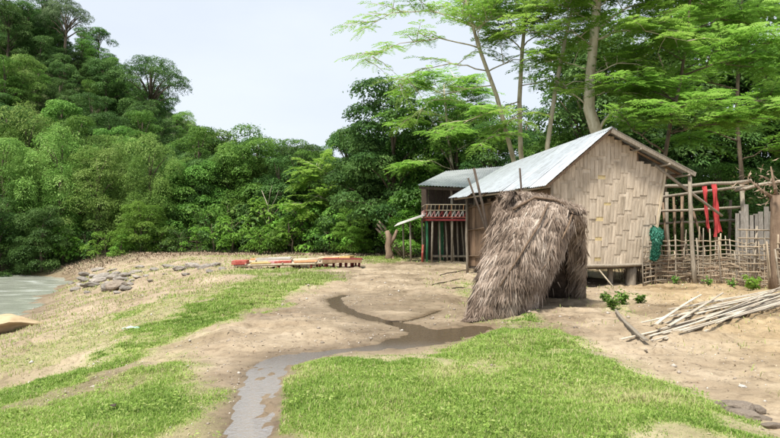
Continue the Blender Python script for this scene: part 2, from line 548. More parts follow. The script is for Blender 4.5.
def ground_mat():
    m, n, l, b = newmat('ground_soil')
    geo = n.new('ShaderNodeNewGeometry')

    def at_(nm):
        a = n.new('ShaderNodeAttribute'); a.attribute_name = nm
        return a.outputs['Fac']

    def noise(s, det=6, ro=.6, mul=None):
        z = n.new('ShaderNodeTexNoise'); z.inputs['Scale'].default_value = s
        z.inputs['Detail'].default_value = det; z.inputs['Roughness'].default_value = ro
        if mul:
            mm = n.new('ShaderNodeMapping'); mm.inputs['Scale'].default_value = mul
            l.new(geo.outputs['Position'], mm.inputs[0]); l.new(mm.outputs[0], z.inputs['Vector'])
        else:
            l.new(geo.outputs['Position'], z.inputs['Vector'])
        return z.outputs[0]

    def mix(f, a, c, typ='MIX'):
        x = n.new('ShaderNodeMixRGB'); x.blend_type = typ
        for s, v in ((0, f), (1, a), (2, c)):
            if isinstance(v, (int, float)): x.inputs[s].default_value = v
            elif isinstance(v, tuple): x.inputs[s].default_value = (*v, 1)
            else: l.new(v, x.inputs[s])
        return x.outputs[0]

    n1 = noise(.9, 8, .65); n2 = noise(7, 8, .7); n3 = noise(45, 4, .7)
    mud = ramp(n, [(.30, (.215, .162, .106)), (.5, (.325, .257, .176)), (.68, (.425, .348, .252))]); l.new(n1, mud.inputs[0])
    och = ramp(n, [(.30, (.215, .152, .082)), (.5, (.345, .258, .150)), (.68, (.44, .345, .220))]); l.new(n1, och.inputs[0])
    base = mix(at_('yard'), mud.outputs[0], och.outputs[0])
    sp = ramp(n, [(.36, (.62, .59, .56)), (.5, (1, 1, 1)), (.68, (1.12, 1.1, 1.08))]); l.new(n2, sp.inputs[0])
    base = mix(.75, base, sp.outputs[0], 'MULTIPLY')
    sp3 = ramp(n, [(.35, (.75, .73, .70)), (.55, (1.04, 1.04, 1.04))]); l.new(n3, sp3.inputs[0])
    base = mix(.6, base, sp3.outputs[0], 'MULTIPLY')
    gr = ramp(n, [(.3, (.17, .19, .06)), (.52, (.24, .30, .08)), (.7, (.34, .38, .14))]); l.new(n2, gr.inputs[0])
    base = mix(at_('grass'), base, gr.outputs[0])
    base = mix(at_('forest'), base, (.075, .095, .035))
    wetc = mix(1.0, base, (.60, .56, .52), 'MULTIPLY')
    base = mix(at_('wet'), base, wetc)
    l.new(base, b.inputs['Base Color'])
    mr = n.new('ShaderNodeMapRange'); mr.inputs[3].default_value = .95; mr.inputs[4].default_value = .38
    l.new(at_('wet'), mr.inputs[0]); l.new(mr.outputs[0], b.inputs['Roughness'])
    b.inputs['Specular IOR Level'].default_value = .3
    add = n.new('ShaderNodeMath'); add.operation = 'MULTIPLY_ADD'; add.inputs[1].default_value = .35
    l.new(n3, add.inputs[0]); l.new(n2, add.inputs[2])
    bp = n.new('ShaderNodeBump'); bp.inputs['Strength'].default_value = .55; bp.inputs['Distance'].default_value = .05
    l.new(add.outputs[0], bp.inputs['Height']); l.new(bp.outputs[0], b.inputs['Normal'])
    return m


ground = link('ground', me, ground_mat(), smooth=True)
tag(ground, kind='structure')


def water_mat(name, col, rough, bs, bstr, foam=None, stretch=(1, 1, 1)):
    m, n, l, b = newmat(name)
    geo = n.new('ShaderNodeNewGeometry')
    mm = n.new('ShaderNodeMapping'); mm.inputs['Scale'].default_value = stretch
    l.new(geo.outputs['Position'], mm.inputs[0])
    z = n.new('ShaderNodeTexNoise'); z.inputs['Scale'].default_value = bs; z.inputs['Detail'].default_value = 5
    l.new(mm.outputs[0], z.inputs['Vector'])
    b.inputs['Base Color'].default_value = (*col, 1)
    b.inputs['Roughness'].default_value = rough
    b.inputs['IOR'].default_value = 1.33
    bp = n.new('ShaderNodeBump'); bp.inputs['Strength'].default_value = bstr; bp.inputs['Distance'].default_value = .1
    l.new(z.outputs[0], bp.inputs['Height']); l.new(bp.outputs[0], b.inputs['Normal'])
    if foam:
        z2 = n.new('ShaderNodeTexNoise'); z2.inputs['Scale'].default_value = foam; z2.inputs['Detail'].default_value = 7
        z2.inputs['Roughness'].default_value = .7
        l.new(mm.outputs[0], z2.inputs['Vector'])
        r = ramp(n, [(.46, col), (.56, tuple(c * 1.35 for c in col)), (.68, (.72, .75, .72))])
        l.new(z2.outputs[0], r.inputs[0]); l.new(r.outputs[0], b.inputs['Base Color'])
    return m


# river sheet
me = bpy.data.meshes.new('river_water')
bm = bmesh.new()
bmesh.ops.create_grid(bm, x_segments=90, y_segments=60, size=1)
for v in bm.verts:
    v.co = Vector((-160 + (v.co.x + 1) * .5 * 154, -60 + (v.co.y + 1) * .5 * 118, WATER_Z))
    v.co.z += .05 * math.sin(v.co.x * 1.3 + v.co.y * .6) * math.sin(v.co.y * 1.1)
bm.to_mesh(me); bm.free()
river = link('river_water', me, water_mat('river', (.27, .285, .235), .16, 1.6, .55, .7, (.5, 1.6, 1)), smooth=True)
tag(river, kind='structure')
# stream sheet, its edge buried in the banks
allp = np.array([p for pts, _ in STW for p in pts])
x0, y0 = allp.min(0) - .8; x1, y1 = allp.max(0) + .8
sx = np.linspace(x0, x1, 90); sy = np.linspace(y0, y1, 260)
SX, SY = np.meshgrid(sx, sy)
sdg = stream_depth(SX.ravel(), SY.ravel()).reshape(SX.shape)
vid = -np.ones(SX.shape, int); vv = []; ff = []
for j in range(len(sy) - 1):
    for i in range(len(sx) - 1):
        if sdg[j:j + 2, i:i + 2].max() > -.09:
            q = []
            for (a, c) in ((j, i), (j, i + 1), (j + 1, i + 1), (j + 1, i)):
                if vid[a, c] < 0:
                    vid[a, c] = len(vv); vv.append((SX[a, c], SY[a, c], STREAM_Z))
                q.append(vid[a, c])
            ff.append(q)
sv = np.array(vv)
me = np_mesh('stream_water', sv, np.array(ff), {'silt_glare': .46 + .44 * sstep(7.6, 8.8, sv[:, 1]), 'brown': sstep(6.4, 9.2, sv[:, 1])})  # cover amount: painted glare on the near run, silt in the pool


def stream_mat():
    m, n, l, b = newmat('stream')
    n.remove(b)
    geo = n.new('ShaderNodeNewGeometry')
    z = n.new('ShaderNodeTexNoise'); z.inputs['Scale'].default_value = 22; z.inputs['Detail'].default_value = 4
    l.new(geo.outputs['Position'], z.inputs['Vector'])
    bp = n.new('ShaderNodeBump'); bp.inputs['Strength'].default_value = .55; bp.inputs['Distance'].default_value = .12
    l.new(z.outputs[0], bp.inputs['Height'])
    gl = n.new('ShaderNodeBsdfGlossy'); gl.inputs['Roughness'].default_value = .02
    l.new(bp.outputs[0], gl.inputs['Normal'])
    tr = n.new('ShaderNodeBsdfTransparent')
    df = n.new('ShaderNodeBsdfDiffuse'); cm_ = n.new('ShaderNodeMixRGB'); cm_.inputs[1].default_value = (.46, .455, .455, 1); cm_.inputs[2].default_value = (.055, .036, .016, 1)  # pale grey paints sky glare on the lower run; brown is pool water
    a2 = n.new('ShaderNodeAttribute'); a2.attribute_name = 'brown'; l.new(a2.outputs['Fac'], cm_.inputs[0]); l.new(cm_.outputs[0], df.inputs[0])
    at_ = n.new('ShaderNodeAttribute'); at_.attribute_name = 'silt_glare'
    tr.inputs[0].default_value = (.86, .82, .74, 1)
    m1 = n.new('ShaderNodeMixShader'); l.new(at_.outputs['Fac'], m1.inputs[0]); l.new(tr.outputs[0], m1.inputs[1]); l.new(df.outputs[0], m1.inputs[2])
    fr = n.new('ShaderNodeFresnel'); fr.inputs['IOR'].default_value = 1.45
    l.new(bp.outputs[0], fr.inputs['Normal'])
    m2 = n.new('ShaderNodeMixShader'); l.new(fr.outputs[0], m2.inputs[0]); l.new(m1.outputs[0], m2.inputs[1]); l.new(gl.outputs[0], m2.inputs[2])
    l.new(m2.outputs[0], n['Material Output'].inputs[0])
    return m


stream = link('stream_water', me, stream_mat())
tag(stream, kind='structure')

# ------------------------------------------------------------------ leaf geometry
def leaves_mesh(P, N, T, size, wid, var, name='crown', fold=.12):
    """diamond leaves: centre base P, normal N, tip direction T"""
    N = N / np.linalg.norm(N, axis=1, keepdims=True)
    T = T - N * (T * N).sum(1, keepdims=True)
    T = T / (np.linalg.norm(T, axis=1, keepdims=True) + 1e-9)
    B = np.cross(N, T)
    s = size[:, None]; wd = wid[:, None]
    a = P - T * s * .5
    tip = P + T * s * .5 - N * s * fold
    l_ = P + B * wd * .5 + N * s * fold * .6
    r_ = P - B * wd * .5 + N * s * fold * .6
    V = np.stack([a, r_, tip, l_], 1).reshape(-1, 3)
    n = len(P)
    Fc = np.arange(4 * n).reshape(n, 4)
    return np_mesh(name, V, Fc, {'var': np.repeat(var, 4)})


def lobe_leaves(rng, lobes, dens, lsize, aspect=.45, droop=.35, upb=.75, inner=.35):
    Ps, Ns, Ts, Vs = [], [], [], []
    cs = np.array([l[0] for l in lobes]); rs = np.array([l[1] for l in lobes])
    for i, (c, r) in enumerate(lobes):
        c = np.array(c); r = np.array(r)
        area = 4 * math.pi * ((r[0] * r[1]) ** 1.6 + (r[0] * r[2]) ** 1.6 + (r[1] * r[2]) ** 1.6) ** (1 / 1.6) / 3 ** (1 / 1.6)
        n = int(area * dens)
        dd = rng.normal(size=(n, 3)); dd /= np.linalg.norm(dd, axis=1, keepdims=True)
        fl = (dd[:, 2] < -.15) & (rng.random(n) < .72)
        dd[fl, 2] *= -1
        bumpy = .82 + .36 * vnoise(dd[:, 0] * 3 + i * 7, dd[:, 1] * 3 + dd[:, 2] * 2.3, i)
        rad = bumpy * (1 - inner * rng.random(n) ** 2)
        stray = rng.random(n) < .05
        rad[stray] *= rng.uniform(1.05, 1.3, stray.sum())
        p = c + dd * r * rad[:, None]
        keep = np.ones(n, bool)
        for j in range(len(lobes)):
            if j != i:
                q = ((p - cs[j]) / rs[j])
                keep &= (q * q).sum(1) > .42
        p, dd2 = p[keep], dd[keep]
        n = len(p)
        Ps.append(p)
        Ns.append(dd2 * .6 + np.array([0, 0, upb]) + rng.normal(size=(n, 3)) * .38)
        Ts.append(dd2 * [.8, .8, .2] + rng.normal(size=(n, 3)) * .55 + np.array([0, 0, -droop]))
        Vs.append(np.clip(.45 + .2 * rng.normal(size=n) + rng.normal() * .2, 0, 1))
    P = np.concatenate(Ps); N = np.concatenate(Ns); T = np.concatenate(Ts); V = np.concatenate(Vs)
    sz = lsize * rng.uniform(.65, 1.3, len(P))
    return leaves_mesh(P, N, T, sz, sz * aspect * rng.uniform(.8, 1.2, len(P)), V)


def trunk_mesh(rng, h, r, lobes, lean=.4, limbs=9):
    mb = MB()
    top = np.array([rng.uniform(-lean, lean), rng.uniform(-lean, lean), h])
    pts = [Vector((0, 0, -.4))]
    for k in range(1, 6):
        t = k / 5
        pts.append(Vector(top * t) + Vector((rng.uniform(-.12, .12), rng.uniform(-.12, .12), 0)))
    mb.tube(pts, [r * 1.25, r, r * .85, r * .7, r * .5, r * .25], 8)
    order = rng.permutation(len(lobes))[:limbs]
    for k in order:
        c = Vector(lobes[k][0])
        t = min(.9, max(.25, (c.z * .7) / h))
        b = Vector(top * t)
        mid = b.lerp(c, .5) + Vector((0, 0, .1 * (c - b).length))
        mb.tube([b, mid, c], [r * .45, r * .28, r * .1], 5)
    return mb


def crown_lobes(rng, kind, h, wdt, n):
    L = []
    for k in range(n):
        if kind == 'round':
            t = rng.random()
            z = h * (.06 + .88 * t ** .8)
            env = wdt * .5 * math.sqrt(max(0.05, 1 - ((t - .35) / .72) ** 2))
            a = rng.uniform(0, 6.283); q = math.sqrt(rng.random()) * env * .85
            r = rng.uniform(.09, .18) * wdt
            L.append(((q * math.cos(a), q * math.sin(a), z), (r, r, r * rng.uniform(.55, .8))))
        elif kind == 'bushy':
            t = rng.random()
            z = h * (.06 + .86 * t)
            env = wdt * .5 * (1 - .55 * t ** 2)
            a = rng.uniform(0, 6.283); q = rng.uniform(.3, 1) * env * .85
            r = rng.uniform(.085, .16) * wdt
            L.append(((q * math.cos(a), q * math.sin(a), z), (r, r, r * rng.uniform(.6, .9))))
        elif kind == 'plume':
            t = k / (n - 1)
            a = k * 2.4; q = wdt * .42 * rng.uniform(.15, 1)
            z = h * rng.uniform(.12, .9) * (1 - .35 * (q / (wdt * .5)) ** 2)
            L.append(((q * math.cos(a), q * math.sin(a), z), (wdt * .095, wdt * .095, wdt * rng.uniform(.10, .2))))
        elif kind == 'flat':
            a = k * 2.4; q = wdt * .5 * math.sqrt((k + .5) / n) * .95
            z = h * (.92 - .30 * (q / (wdt * .5)) ** 2) + rng.uniform(-1.3, .4)
            r = rng.uniform(.08, .14) * wdt
            L.append(((q * math.cos(a), q * math.sin(a), z), (r, r, r * .65)))
        elif kind == 'tall':
            t = rng.random()
            z = h * (.10 + .84 * t)
            env = wdt * .5 * (1.0 - .5 * t)
            a = rng.uniform(0, 6.283); q = math.sqrt(rng.random()) * env
            r = rng.uniform(.11, .20) * wdt
            L.append(((q * math.cos(a), q * math.sin(a), z), (r, r, r * rng.uniform(.45, .65))))
    return L


PROTO = {}
ORD = ['first', 'second', 'third', 'fourth', 'fifth', 'sixth', 'seventh', 'eighth', 'ninth', 'tenth', 'eleventh', 'twelfth', 'thirteenth',
       'fourteenth', 'fifteenth', 'sixteenth', 'seventeenth', 'eighteenth', 'nineteenth', 'twentieth', 'twenty-first', 'twenty-second', 'twenty-third', 'twenty-fourth', 'twenty-fifth', 'twenty-sixth', 'twenty-seventh', 'twenty-eighth']


def order_labels(objs, text):
    # number look-alikes from left to right as one sees them
    objs.sort(key=lambda o: o.location.x / o.location.y)
    for i, o in enumerate(objs):
        o['label'] = text % ORD[i] if i else text % 'leftmost'




def proto(key, seed, kind, h, wdt, n, dens, leaf, mat, bark, aspect=.45, droop=.35, tr=None, upb=.75):
    rng = np.random.default_rng(seed)
    L = crown_lobes(rng, kind, h, wdt, n)
    cm = lobe_leaves(rng, L, dens, leaf, aspect, droop, upb)
    cm.materials.append(M[mat])
    tm = trunk_mesh(rng, h * .85, tr or h * .018, L, limbs=min(n, 14))
    me = bpy.data.meshes.new('trunk')
    me.from_pydata([tuple(v) for v in tm.v], [], tm.f)
    me.polygons.foreach_set('use_smooth', np.ones(len(me.polygons), bool))
    me.materials.append(M[bark])
    PROTO[key] = (me, cm)


def plant_tree(key, name, x, y, sc, rz, label, cat, group=None, mat=None, z=None, scz=None):
    r = empty(name, (x, y, gz1(x, y) - .05 if z is None else z), rz)
    r.scale = (sc, sc, scz or sc)
    t, c = PROTO[key]
    to = link('trunk', t, None, r); cr = link('crown', c, None, r)
    if mat:
        cr.material_slots[0].link = 'OBJECT'
        cr.material_slots[0].material = M[mat]
    tag(r, label, cat, group)
    return r


proto('dark_a', 1, 'round', 10, 7.5, 46, 40, .21, 'leaf_dark', 'bark_dark')
proto('dark_b', 2, 'round', 11, 7.0, 42, 38, .22, 'leaf_dark', 'bark_dark', .5)
proto('tall_a', 3, 'tall', 12, 6.2, 40, 40, .21, 'leaf_mid', 'bark_dark')
proto('bush_a', 4, 'bushy', 8, 7.5, 64, 46, .18, 'leaf_mid', 'bark_dark')
proto('bush_b', 5, 'bushy', 9, 7.0, 64, 46, .18, 'leaf_olive', 'bark_dark', .34, .6)
proto('plume_a', 6, 'plume', 9.5, 8, 80, 52, .19, 'leaf_olive', 'bark_dark', .26, .9)
proto('flat_a', 7, 'flat', 13, 10, 46, 34, .20, 'leaf_dark', 'bark_dark', tr=.32)
proto('shrub_a', 8, 'bushy', 2.3, 3.2, 20, 46, .19, 'leaf_mid', 'bark_dark', tr=.05)
proto('shrub_b', 9, 'bushy', 1.8, 2.6, 16, 56, .16, 'leaf_bright', 'bark_dark', .4, tr=.04)
proto('broad_a', 10, 'tall', 12, 8, 56, 42, .23, 'leaf_dark', 'bark_dark', .5, .55, tr=.2)

# ------------------------------------------------------------------ forest on the hill
rng = np.random.default_rng(77)
hill_kinds = [('dark_a', 'leaf_dark'), ('bush_a', 'leaf_dark'), ('dark_b', 'leaf_dark'), ('tall_a', 'leaf_mid'), ('bush_a', 'leaf_dark'), ('dark_b', 'leaf_mid'), ('tall_a', 'leaf_dark'), ('dark_a', 'leaf_mid'), ('bush_b', 'leaf_olive')]
hill_label = {'leaf_dark': 'dark green tree in the forest that covers the left hillside',
              'leaf_mid': 'mid green tree in the forest that covers the left hillside',
              'leaf_olive': 'olive green tree in the forest that covers the left hillside'}
y = 52.0
while y < 112:
    sp = 4.4 + (y - 52) * .03
    x = -.92 * y
    while x < 2:
        xx = x + rng.uniform(-.4, .4) * sp; yy = y + rng.uniform(-.4, .4) * sp
        k, m = hill_kinds[rng.integers(len(hill_kinds))]
        u = xx / yy
        ok = True
        if yy > 96 and u > -.42: ok = False
        if yy > 80 and u > -.1: ok = False
        if ok:
            plant_tree(k, 'forest_tree', xx, yy, rng.uniform(.5, 1.08), rng.uniform(0, 6.28), hill_label[m], 'tree',
                       'trees of the hillside forest, ' + m[5:] + ' green', m)
        x += sp
    y += sp * .9

for i in range(70):
    yy = rng.uniform(54, 106); xx = -yy * rng.uniform(.30, .80)
    k = ['bush_a', 'bush_b', 'dark_a', 'bush_a'][i % 4]; m = ['leaf_dark', 'leaf_mid', 'leaf_dark', 'leaf_mid'][i % 4]
    plant_tree(k, 'forest_tree', xx, yy, rng.uniform(.45, .75), rng.uniform(0, 6.28), hill_label[m], 'tree', 'trees of the hillside forest, ' + m[5:] + ' green', m)
for (px, dd, k, sc_, lb) in ((6, 84, 'dark_b', 1.0, 'dark tree high on the hillside against the left picture edge'), (24, 90, 'dark_a', 1.05, 'dark rounded tree on the hilltop near the upper left corner'),
                             (2, 76, 'bush_a', .95, 'bushy tree halfway up the hill at the left picture edge'), (40, 94, 'tall_a', 1.0, 'tall tree on the hilltop right of the corner trees')):
    plant_tree(k, 'forest_tree', (px - CX) / F * dd, dd, sc_, px * 1.1, lb, 'tree', mat='leaf_dark' if px != 2 else 'leaf_mid')
c = at(150, 110, 84)
plant_tree('flat_a', 'umbrella_tree', c.x, 84, 1.05, .5, 'tall flat-topped umbrella tree standing out above the hill skyline', 'tree', z=gz1(c.x, 84) + .5, scz=1.12)
c = at(63, 40, 92)
plant_tree('flat_a', 'skyline_tree', c.x, 92, .75, 2.1, 'thin-crowned tree poking above the hilltop near the upper left corner', 'tree', mat='leaf_hazy', z=gz1(c.x, 92) + 1.0, scz=.95)
c = at(302, 160, 78)
plant_tree('flat_a', 'open_crowned_tree', c.x, 78, 1.0, 1.0, 'airy open-crowned tree behind the gap in the middle of the treeline', 'tree', mat='leaf_hazy', scz=.92)
c = at(330, 160, 70)
plant_tree('flat_a', 'open_crowned_tree', c.x, 70, .85, 2.0, 'smaller airy tree right of the open-crowned tree in the treeline gap', 'tree', mat='leaf_hazy', scz=.8)

# far bank: pale bushy wall of trees above the river
bank = [(-44, 47, 'plume_a', 1.10, 'leaf_olive'), (-38.5, 46.5, 'bush_b', 1.05, 'leaf_olive'), (-34, 47.5, 'plume_a', 1.12, 'leaf_olive'),
        (-30, 46.2, 'bush_b', 1.1, 'leaf_olive'), (-26.5, 48, 'plume_a', 1.05, 'leaf_olive'), (-23.0, 47.5, 'bush_b', .98, 'leaf_olive'),
        (-19.5, 49, 'plume_a', .95, 'leaf_olive'), (-16, 50, 'bush_a', .95, 'leaf_mid'), (-13, 51, 'bush_b', .9, 'leaf_mid'),
        (-48, 52, 'plume_a', 1.2, 'leaf_olive'), (-40, 52, 'plume_a', 1.25, 'leaf_olive'), (-32, 53, 'plume_a', 1.2, 'leaf_olive'), (-25, 53, 'bush_b', 1.1, 'leaf_olive')]
bank_olive, bank_mid = [], []
for i, (x, y, k, s, m) in enumerate(bank):
    (bank_olive if m == 'leaf_olive' else bank_mid).append(plant_tree(k, 'riverside_tree', x, y, s, i * 1.3, 'pale yellow-green bushy tree in the row on the far river bank' if m == 'leaf_olive'
               else 'mid green bushy tree at the end of the row on the far river bank', 'tree', 'bushy trees along the far river bank, ' + m[5:], m))
order_labels(bank_olive, '%s from the left of the pale yellow-green bushy trees on the far bank')
order_labels(bank_mid, '%s of two mid green bushy trees ending the row on the far bank')
c = at(140, 240, 45)
plant_tree('bush_a', 'riverside_tree', c.x, 45.2, .62, .4, 'small fresh green tree in front of the pale riverside trees', 'tree', mat='leaf_bright', z=-1.0)
c = at(38, 255, 43.5)
plant_tree('bush_a', 'riverside_tree', c.x, 43.8, .66, 1.9, 'low dark rounded tree overhanging the water at the left', 'tree', mat='leaf_dark', z=-1.7)
c = at(0, 255, 43.5)
plant_tree('dark_a', 'riverside_tree', c.x, 43.2, .72, 1.2, 'dark leafy tree at the water by the left edge of the picture', 'tree', mat='leaf_dark', z=-2.6)
shrubs = {}
for i in range(34):
    x = -46 + i * 1.45 + rng.uniform(-.5, .5)
    y = np.interp(x, _xf, _yf) + rng.uniform(.9, 2.8)
    k = 'shrub_a' if rng.random() < .6 else 'shrub_b'
    m = ['leaf_dark', 'leaf_mid', 'leaf_mid', 'leaf_bright'][rng.integers(4)]
    shrubs.setdefault(m, []).append(plant_tree(k, 'bank_shrub', x, y, rng.uniform(.8, 1.35), rng.uniform(0, 6.28),
               {'leaf_dark': 'dark green', 'leaf_mid': 'mid green', 'leaf_bright': 'fresh green'}[m] + ' shrub at the foot of the trees along the far bank',
               'shrub', 'shrubs along the far bank, ' + m[5:], m))

for m, ol in shrubs.items():
    order_labels(ol, '%s from the left of the ' + {'leaf_dark': 'dark green', 'leaf_mid': 'mid green', 'leaf_bright': 'fresh green'}[m] + ' shrubs at the foot of the far-bank trees')

# middle treeline
mid = [(196, 55, 'tall_a', .92, 'leaf_mid'), (214, 60, 'dark_a', 1.0, 'leaf_dark'), (228, 52, 'bush_a', .98, 'leaf_mid'), (246, 58, 'tall_a', .88, 'leaf_dark'),
       (262, 52, 'bush_b', .92, 'leaf_mid'), (280, 50, 'dark_a', .80, 'leaf_dark'), (296, 54, 'bush_a', .92, 'leaf_dark'), (312, 50, 'tall_a', .72, 'leaf_mid'),
       (330, 46, 'bush_b', .72, 'leaf_bright'), (352, 47, 'dark_b', .85, 'leaf_dark'), (270, 47, 'shrub_a', 1.9, 'leaf_bright'), (300, 45, 'shrub_b', 2.2, 'leaf_bright'),
       (235, 48, 'shrub_a', 1.8, 'leaf_mid'), (205, 47, 'shrub_b', 2.2, 'leaf_mid'), (325, 43, 'shrub_a', 1.5, 'leaf_mid'), (345, 42, 'shrub_b', 1.7, 'leaf_bright'),
       (372, 43, 'shrub_a', 1.6, 'leaf_mid'), (285, 46, 'shrub_a', 1.4, 'leaf_dark'), (185, 50, 'bush_a', .9, 'leaf_mid'), (255, 47, 'shrub_a', 1.7, 'leaf_dark')]
cn = {'leaf_dark': 'dark green', 'leaf_mid': 'mid green', 'leaf_bright': 'fresh green', 'leaf_olive': 'olive green'}
mids = {}
for i, (px, dd, k, s, m) in enumerate(mid):
    sh = k.startswith('shrub')
    mids.setdefault((sh, m), []).append(plant_tree(k, 'treeline_bush' if sh else 'treeline_tree', (px - CX) / F * dd, dd, s, i * 2.1,
               (cn[m] + ' bush at the edge of the treeline behind the rafts') if sh else (cn[m] + ' tree in the middle treeline behind the rafts'),
               'bush' if sh else 'tree', ('bushes' if sh else 'trees') + ' of the middle treeline, ' + cn[m], m))
for (sh, m), ol in mids.items():
    if len(ol) > 1: order_labels(ol, '%s from the left of the ' + cn[m] + (' bushes' if sh else ' trees') + ' in the treeline behind the rafts')
# bare pale tree in the middle treeline
r0 = empty('bare_tree', ((268 - CX) / F * 46, 46, -.2))
mb = MB().tube([(0, 0, 0), (.1, 0, 2.2), (.0, 0, 3.8), (-.5, 0, 5.0)], [.07, .055, .04, .02], 6)
mb.build('trunk', M['wood_grey'], r0, True)
for q in (((0.05, 0, 3.3), (.6, 0, 4.4), (.8, .1, 5.0)), ((.0, 0, 3.8), (.15, 0, 4.8), (.3, 0, 5.4)), ((.1, 0, 2.2), (-.4, 0, 3.0), (-.8, 0, 3.4))):
    MB().tube(q, [.035, .025, .01], 5).build('branch', M['wood_grey'], r0, True)
tag(r0, 'bare grey dead tree among the green trees of the middle treeline', 'tree')

# big dark broadleaf trees left of the far house
big = [(393, 40, 'broad_a', 1.02, 'leaf_dark', 'tall dark broadleaf tree standing left of the far stilt house'),
       (368, 43, 'broad_a', .80, 'leaf_dark', 'dark broadleaf tree lower and left of the tall broadleaf tree'),
       (430, 42, 'broad_a', .95, 'leaf_mid', 'mid green broadleaf tree right behind the far stilt house roof'),
       (352, 41, 'bush_a', .42, 'leaf_bright', 'low fresh green bush tree under the dark broadleaf trees'),
       (412, 37, 'bush_a', .55, 'leaf_bright', 'fresh green bushy tree over the small lean-to roof'),
       (462, 38, 'dark_a', .95, 'leaf_mid', 'leafy tree behind the stilt house, between its roof and the slender trunks'),
       (495, 36, 'bush_b', .95, 'leaf_dark', 'dark bushy tree behind the far corner of the metal-roofed hut')]
for i, (px, dd, k, s, m, lb) in enumerate(big):
    plant_tree(k, 'broadleaf_tree', (px - CX) / F * dd, dd, s, i * 1.7 + .3, lb, 'tree', mat=m)
# deep background wood behind the huts
wood = [(380, 58, 'dark_b', 1.0), (420, 55, 'dark_a', 1.1), (470, 52, 'dark_b', 1.15), (520, 48, 'dark_a', 1.2), (560, 44, 'bush_a', 1.15), (600, 46, 'dark_b', 1.25),
        (640, 42, 'bush_a', 1.2), (680, 45, 'dark_a', 1.3), (720, 40, 'bush_a', 1.2), (760, 43, 'dark_b', 1.3), (800, 40, 'bush_a', 1.2), (850, 40, 'dark_a', 1.2),
        (590, 43, 'dark_b', 1.45), (635, 47, 'dark_a', 1.95), (680, 42, 'tall_a', 1.7), (725, 46, 'dark_b', 1.9), (770, 41, 'dark_a', 1.8), (815, 44, 'tall_a', 1.7),
        (535, 33, 'bush_a', .6), (580, 34, 'bush_b', .65), (630, 33, 'bush_a', .62), (680, 32, 'bush_a', .66), (725, 31, 'bush_b', .6), (770, 30, 'bush_a', .62), (820, 30, 'bush_b', .7),
        (700, 27, 'shrub_a', 1.3), (740, 26, 'shrub_a', 1.5), (775, 25, 'shrub_b', 1.6), (640, 28, 'shrub_a', 1.4), (520, 30, 'shrub_a', 1.4)]
woods = {}
for i, (px, dd, k, s) in enumerate(wood):
    sh = k.startswith('shrub')
    m = ['leaf_dark', 'leaf_mid', 'leaf_dark'][i % 3]
    woods.setdefault((sh, m), []).append(plant_tree(k, 'undergrowth_shrub' if sh else 'wood_tree', (px - CX) / F * dd, dd, s, i * 1.9,
               (cn[m] + ' shrub in the shade behind the huts and fence') if sh else (cn[m] + ' tree in the dense wood behind the huts'),
               'shrub' if sh else 'tree', ('shrubs' if sh else 'trees') + ' of the wood behind the huts, ' + cn[m], m))

for (sh, m), ol in woods.items():
    if len(ol) > 1: order_labels(ol, '%s from the left of the ' + cn[m] + (' shrubs' if sh else ' trees') + ' in the wood behind the huts')

# ------------------------------------------------------------------ feathery trees behind the hut
def frond_data(rng, base, dirn, length, pairs, lw):
    """pinnate frond: leaflets both sides of an arching rachis -> P,N,T,s,w"""
    d0 = np.array(dirn) / np.linalg.norm(dirn)
    side = np.cross(d0, [0, 0, 1.]); side /= (np.linalg.norm(side) + 1e-9)
    up = np.cross(side, d0)
    t = np.linspace(.12, 1, pairs)
    c = np.array(base) + np.outer(t, d0) * length + np.outer(-(t ** 2) * .28 * length, [0, 0, 1.])
    ll = length * .36 * (1 - .55 * (2 * t - 1) ** 2)
    P, N, T, s = [], [], [], []
    for sg in (-1, 1):
        td = side * sg + d0 * .45 - np.array([0, 0, .18]) + rng.normal(size=(pairs, 3)) * .08
        td /= np.linalg.norm(td, axis=1, keepdims=True)
        P.append(c + td * ll[:, None] * .5); T.append(td)
        N.append(np.tile(up + [0, 0, .6], (pairs, 1)) + rng.normal(size=(pairs, 3)) * .2); s.append(ll)
    s = np.concatenate(s)
    return np.concatenate(P), np.concatenate(N), np.concatenate(T), s, np.full(len(s), lw) * rng.uniform(.7, 1.3, len(s))


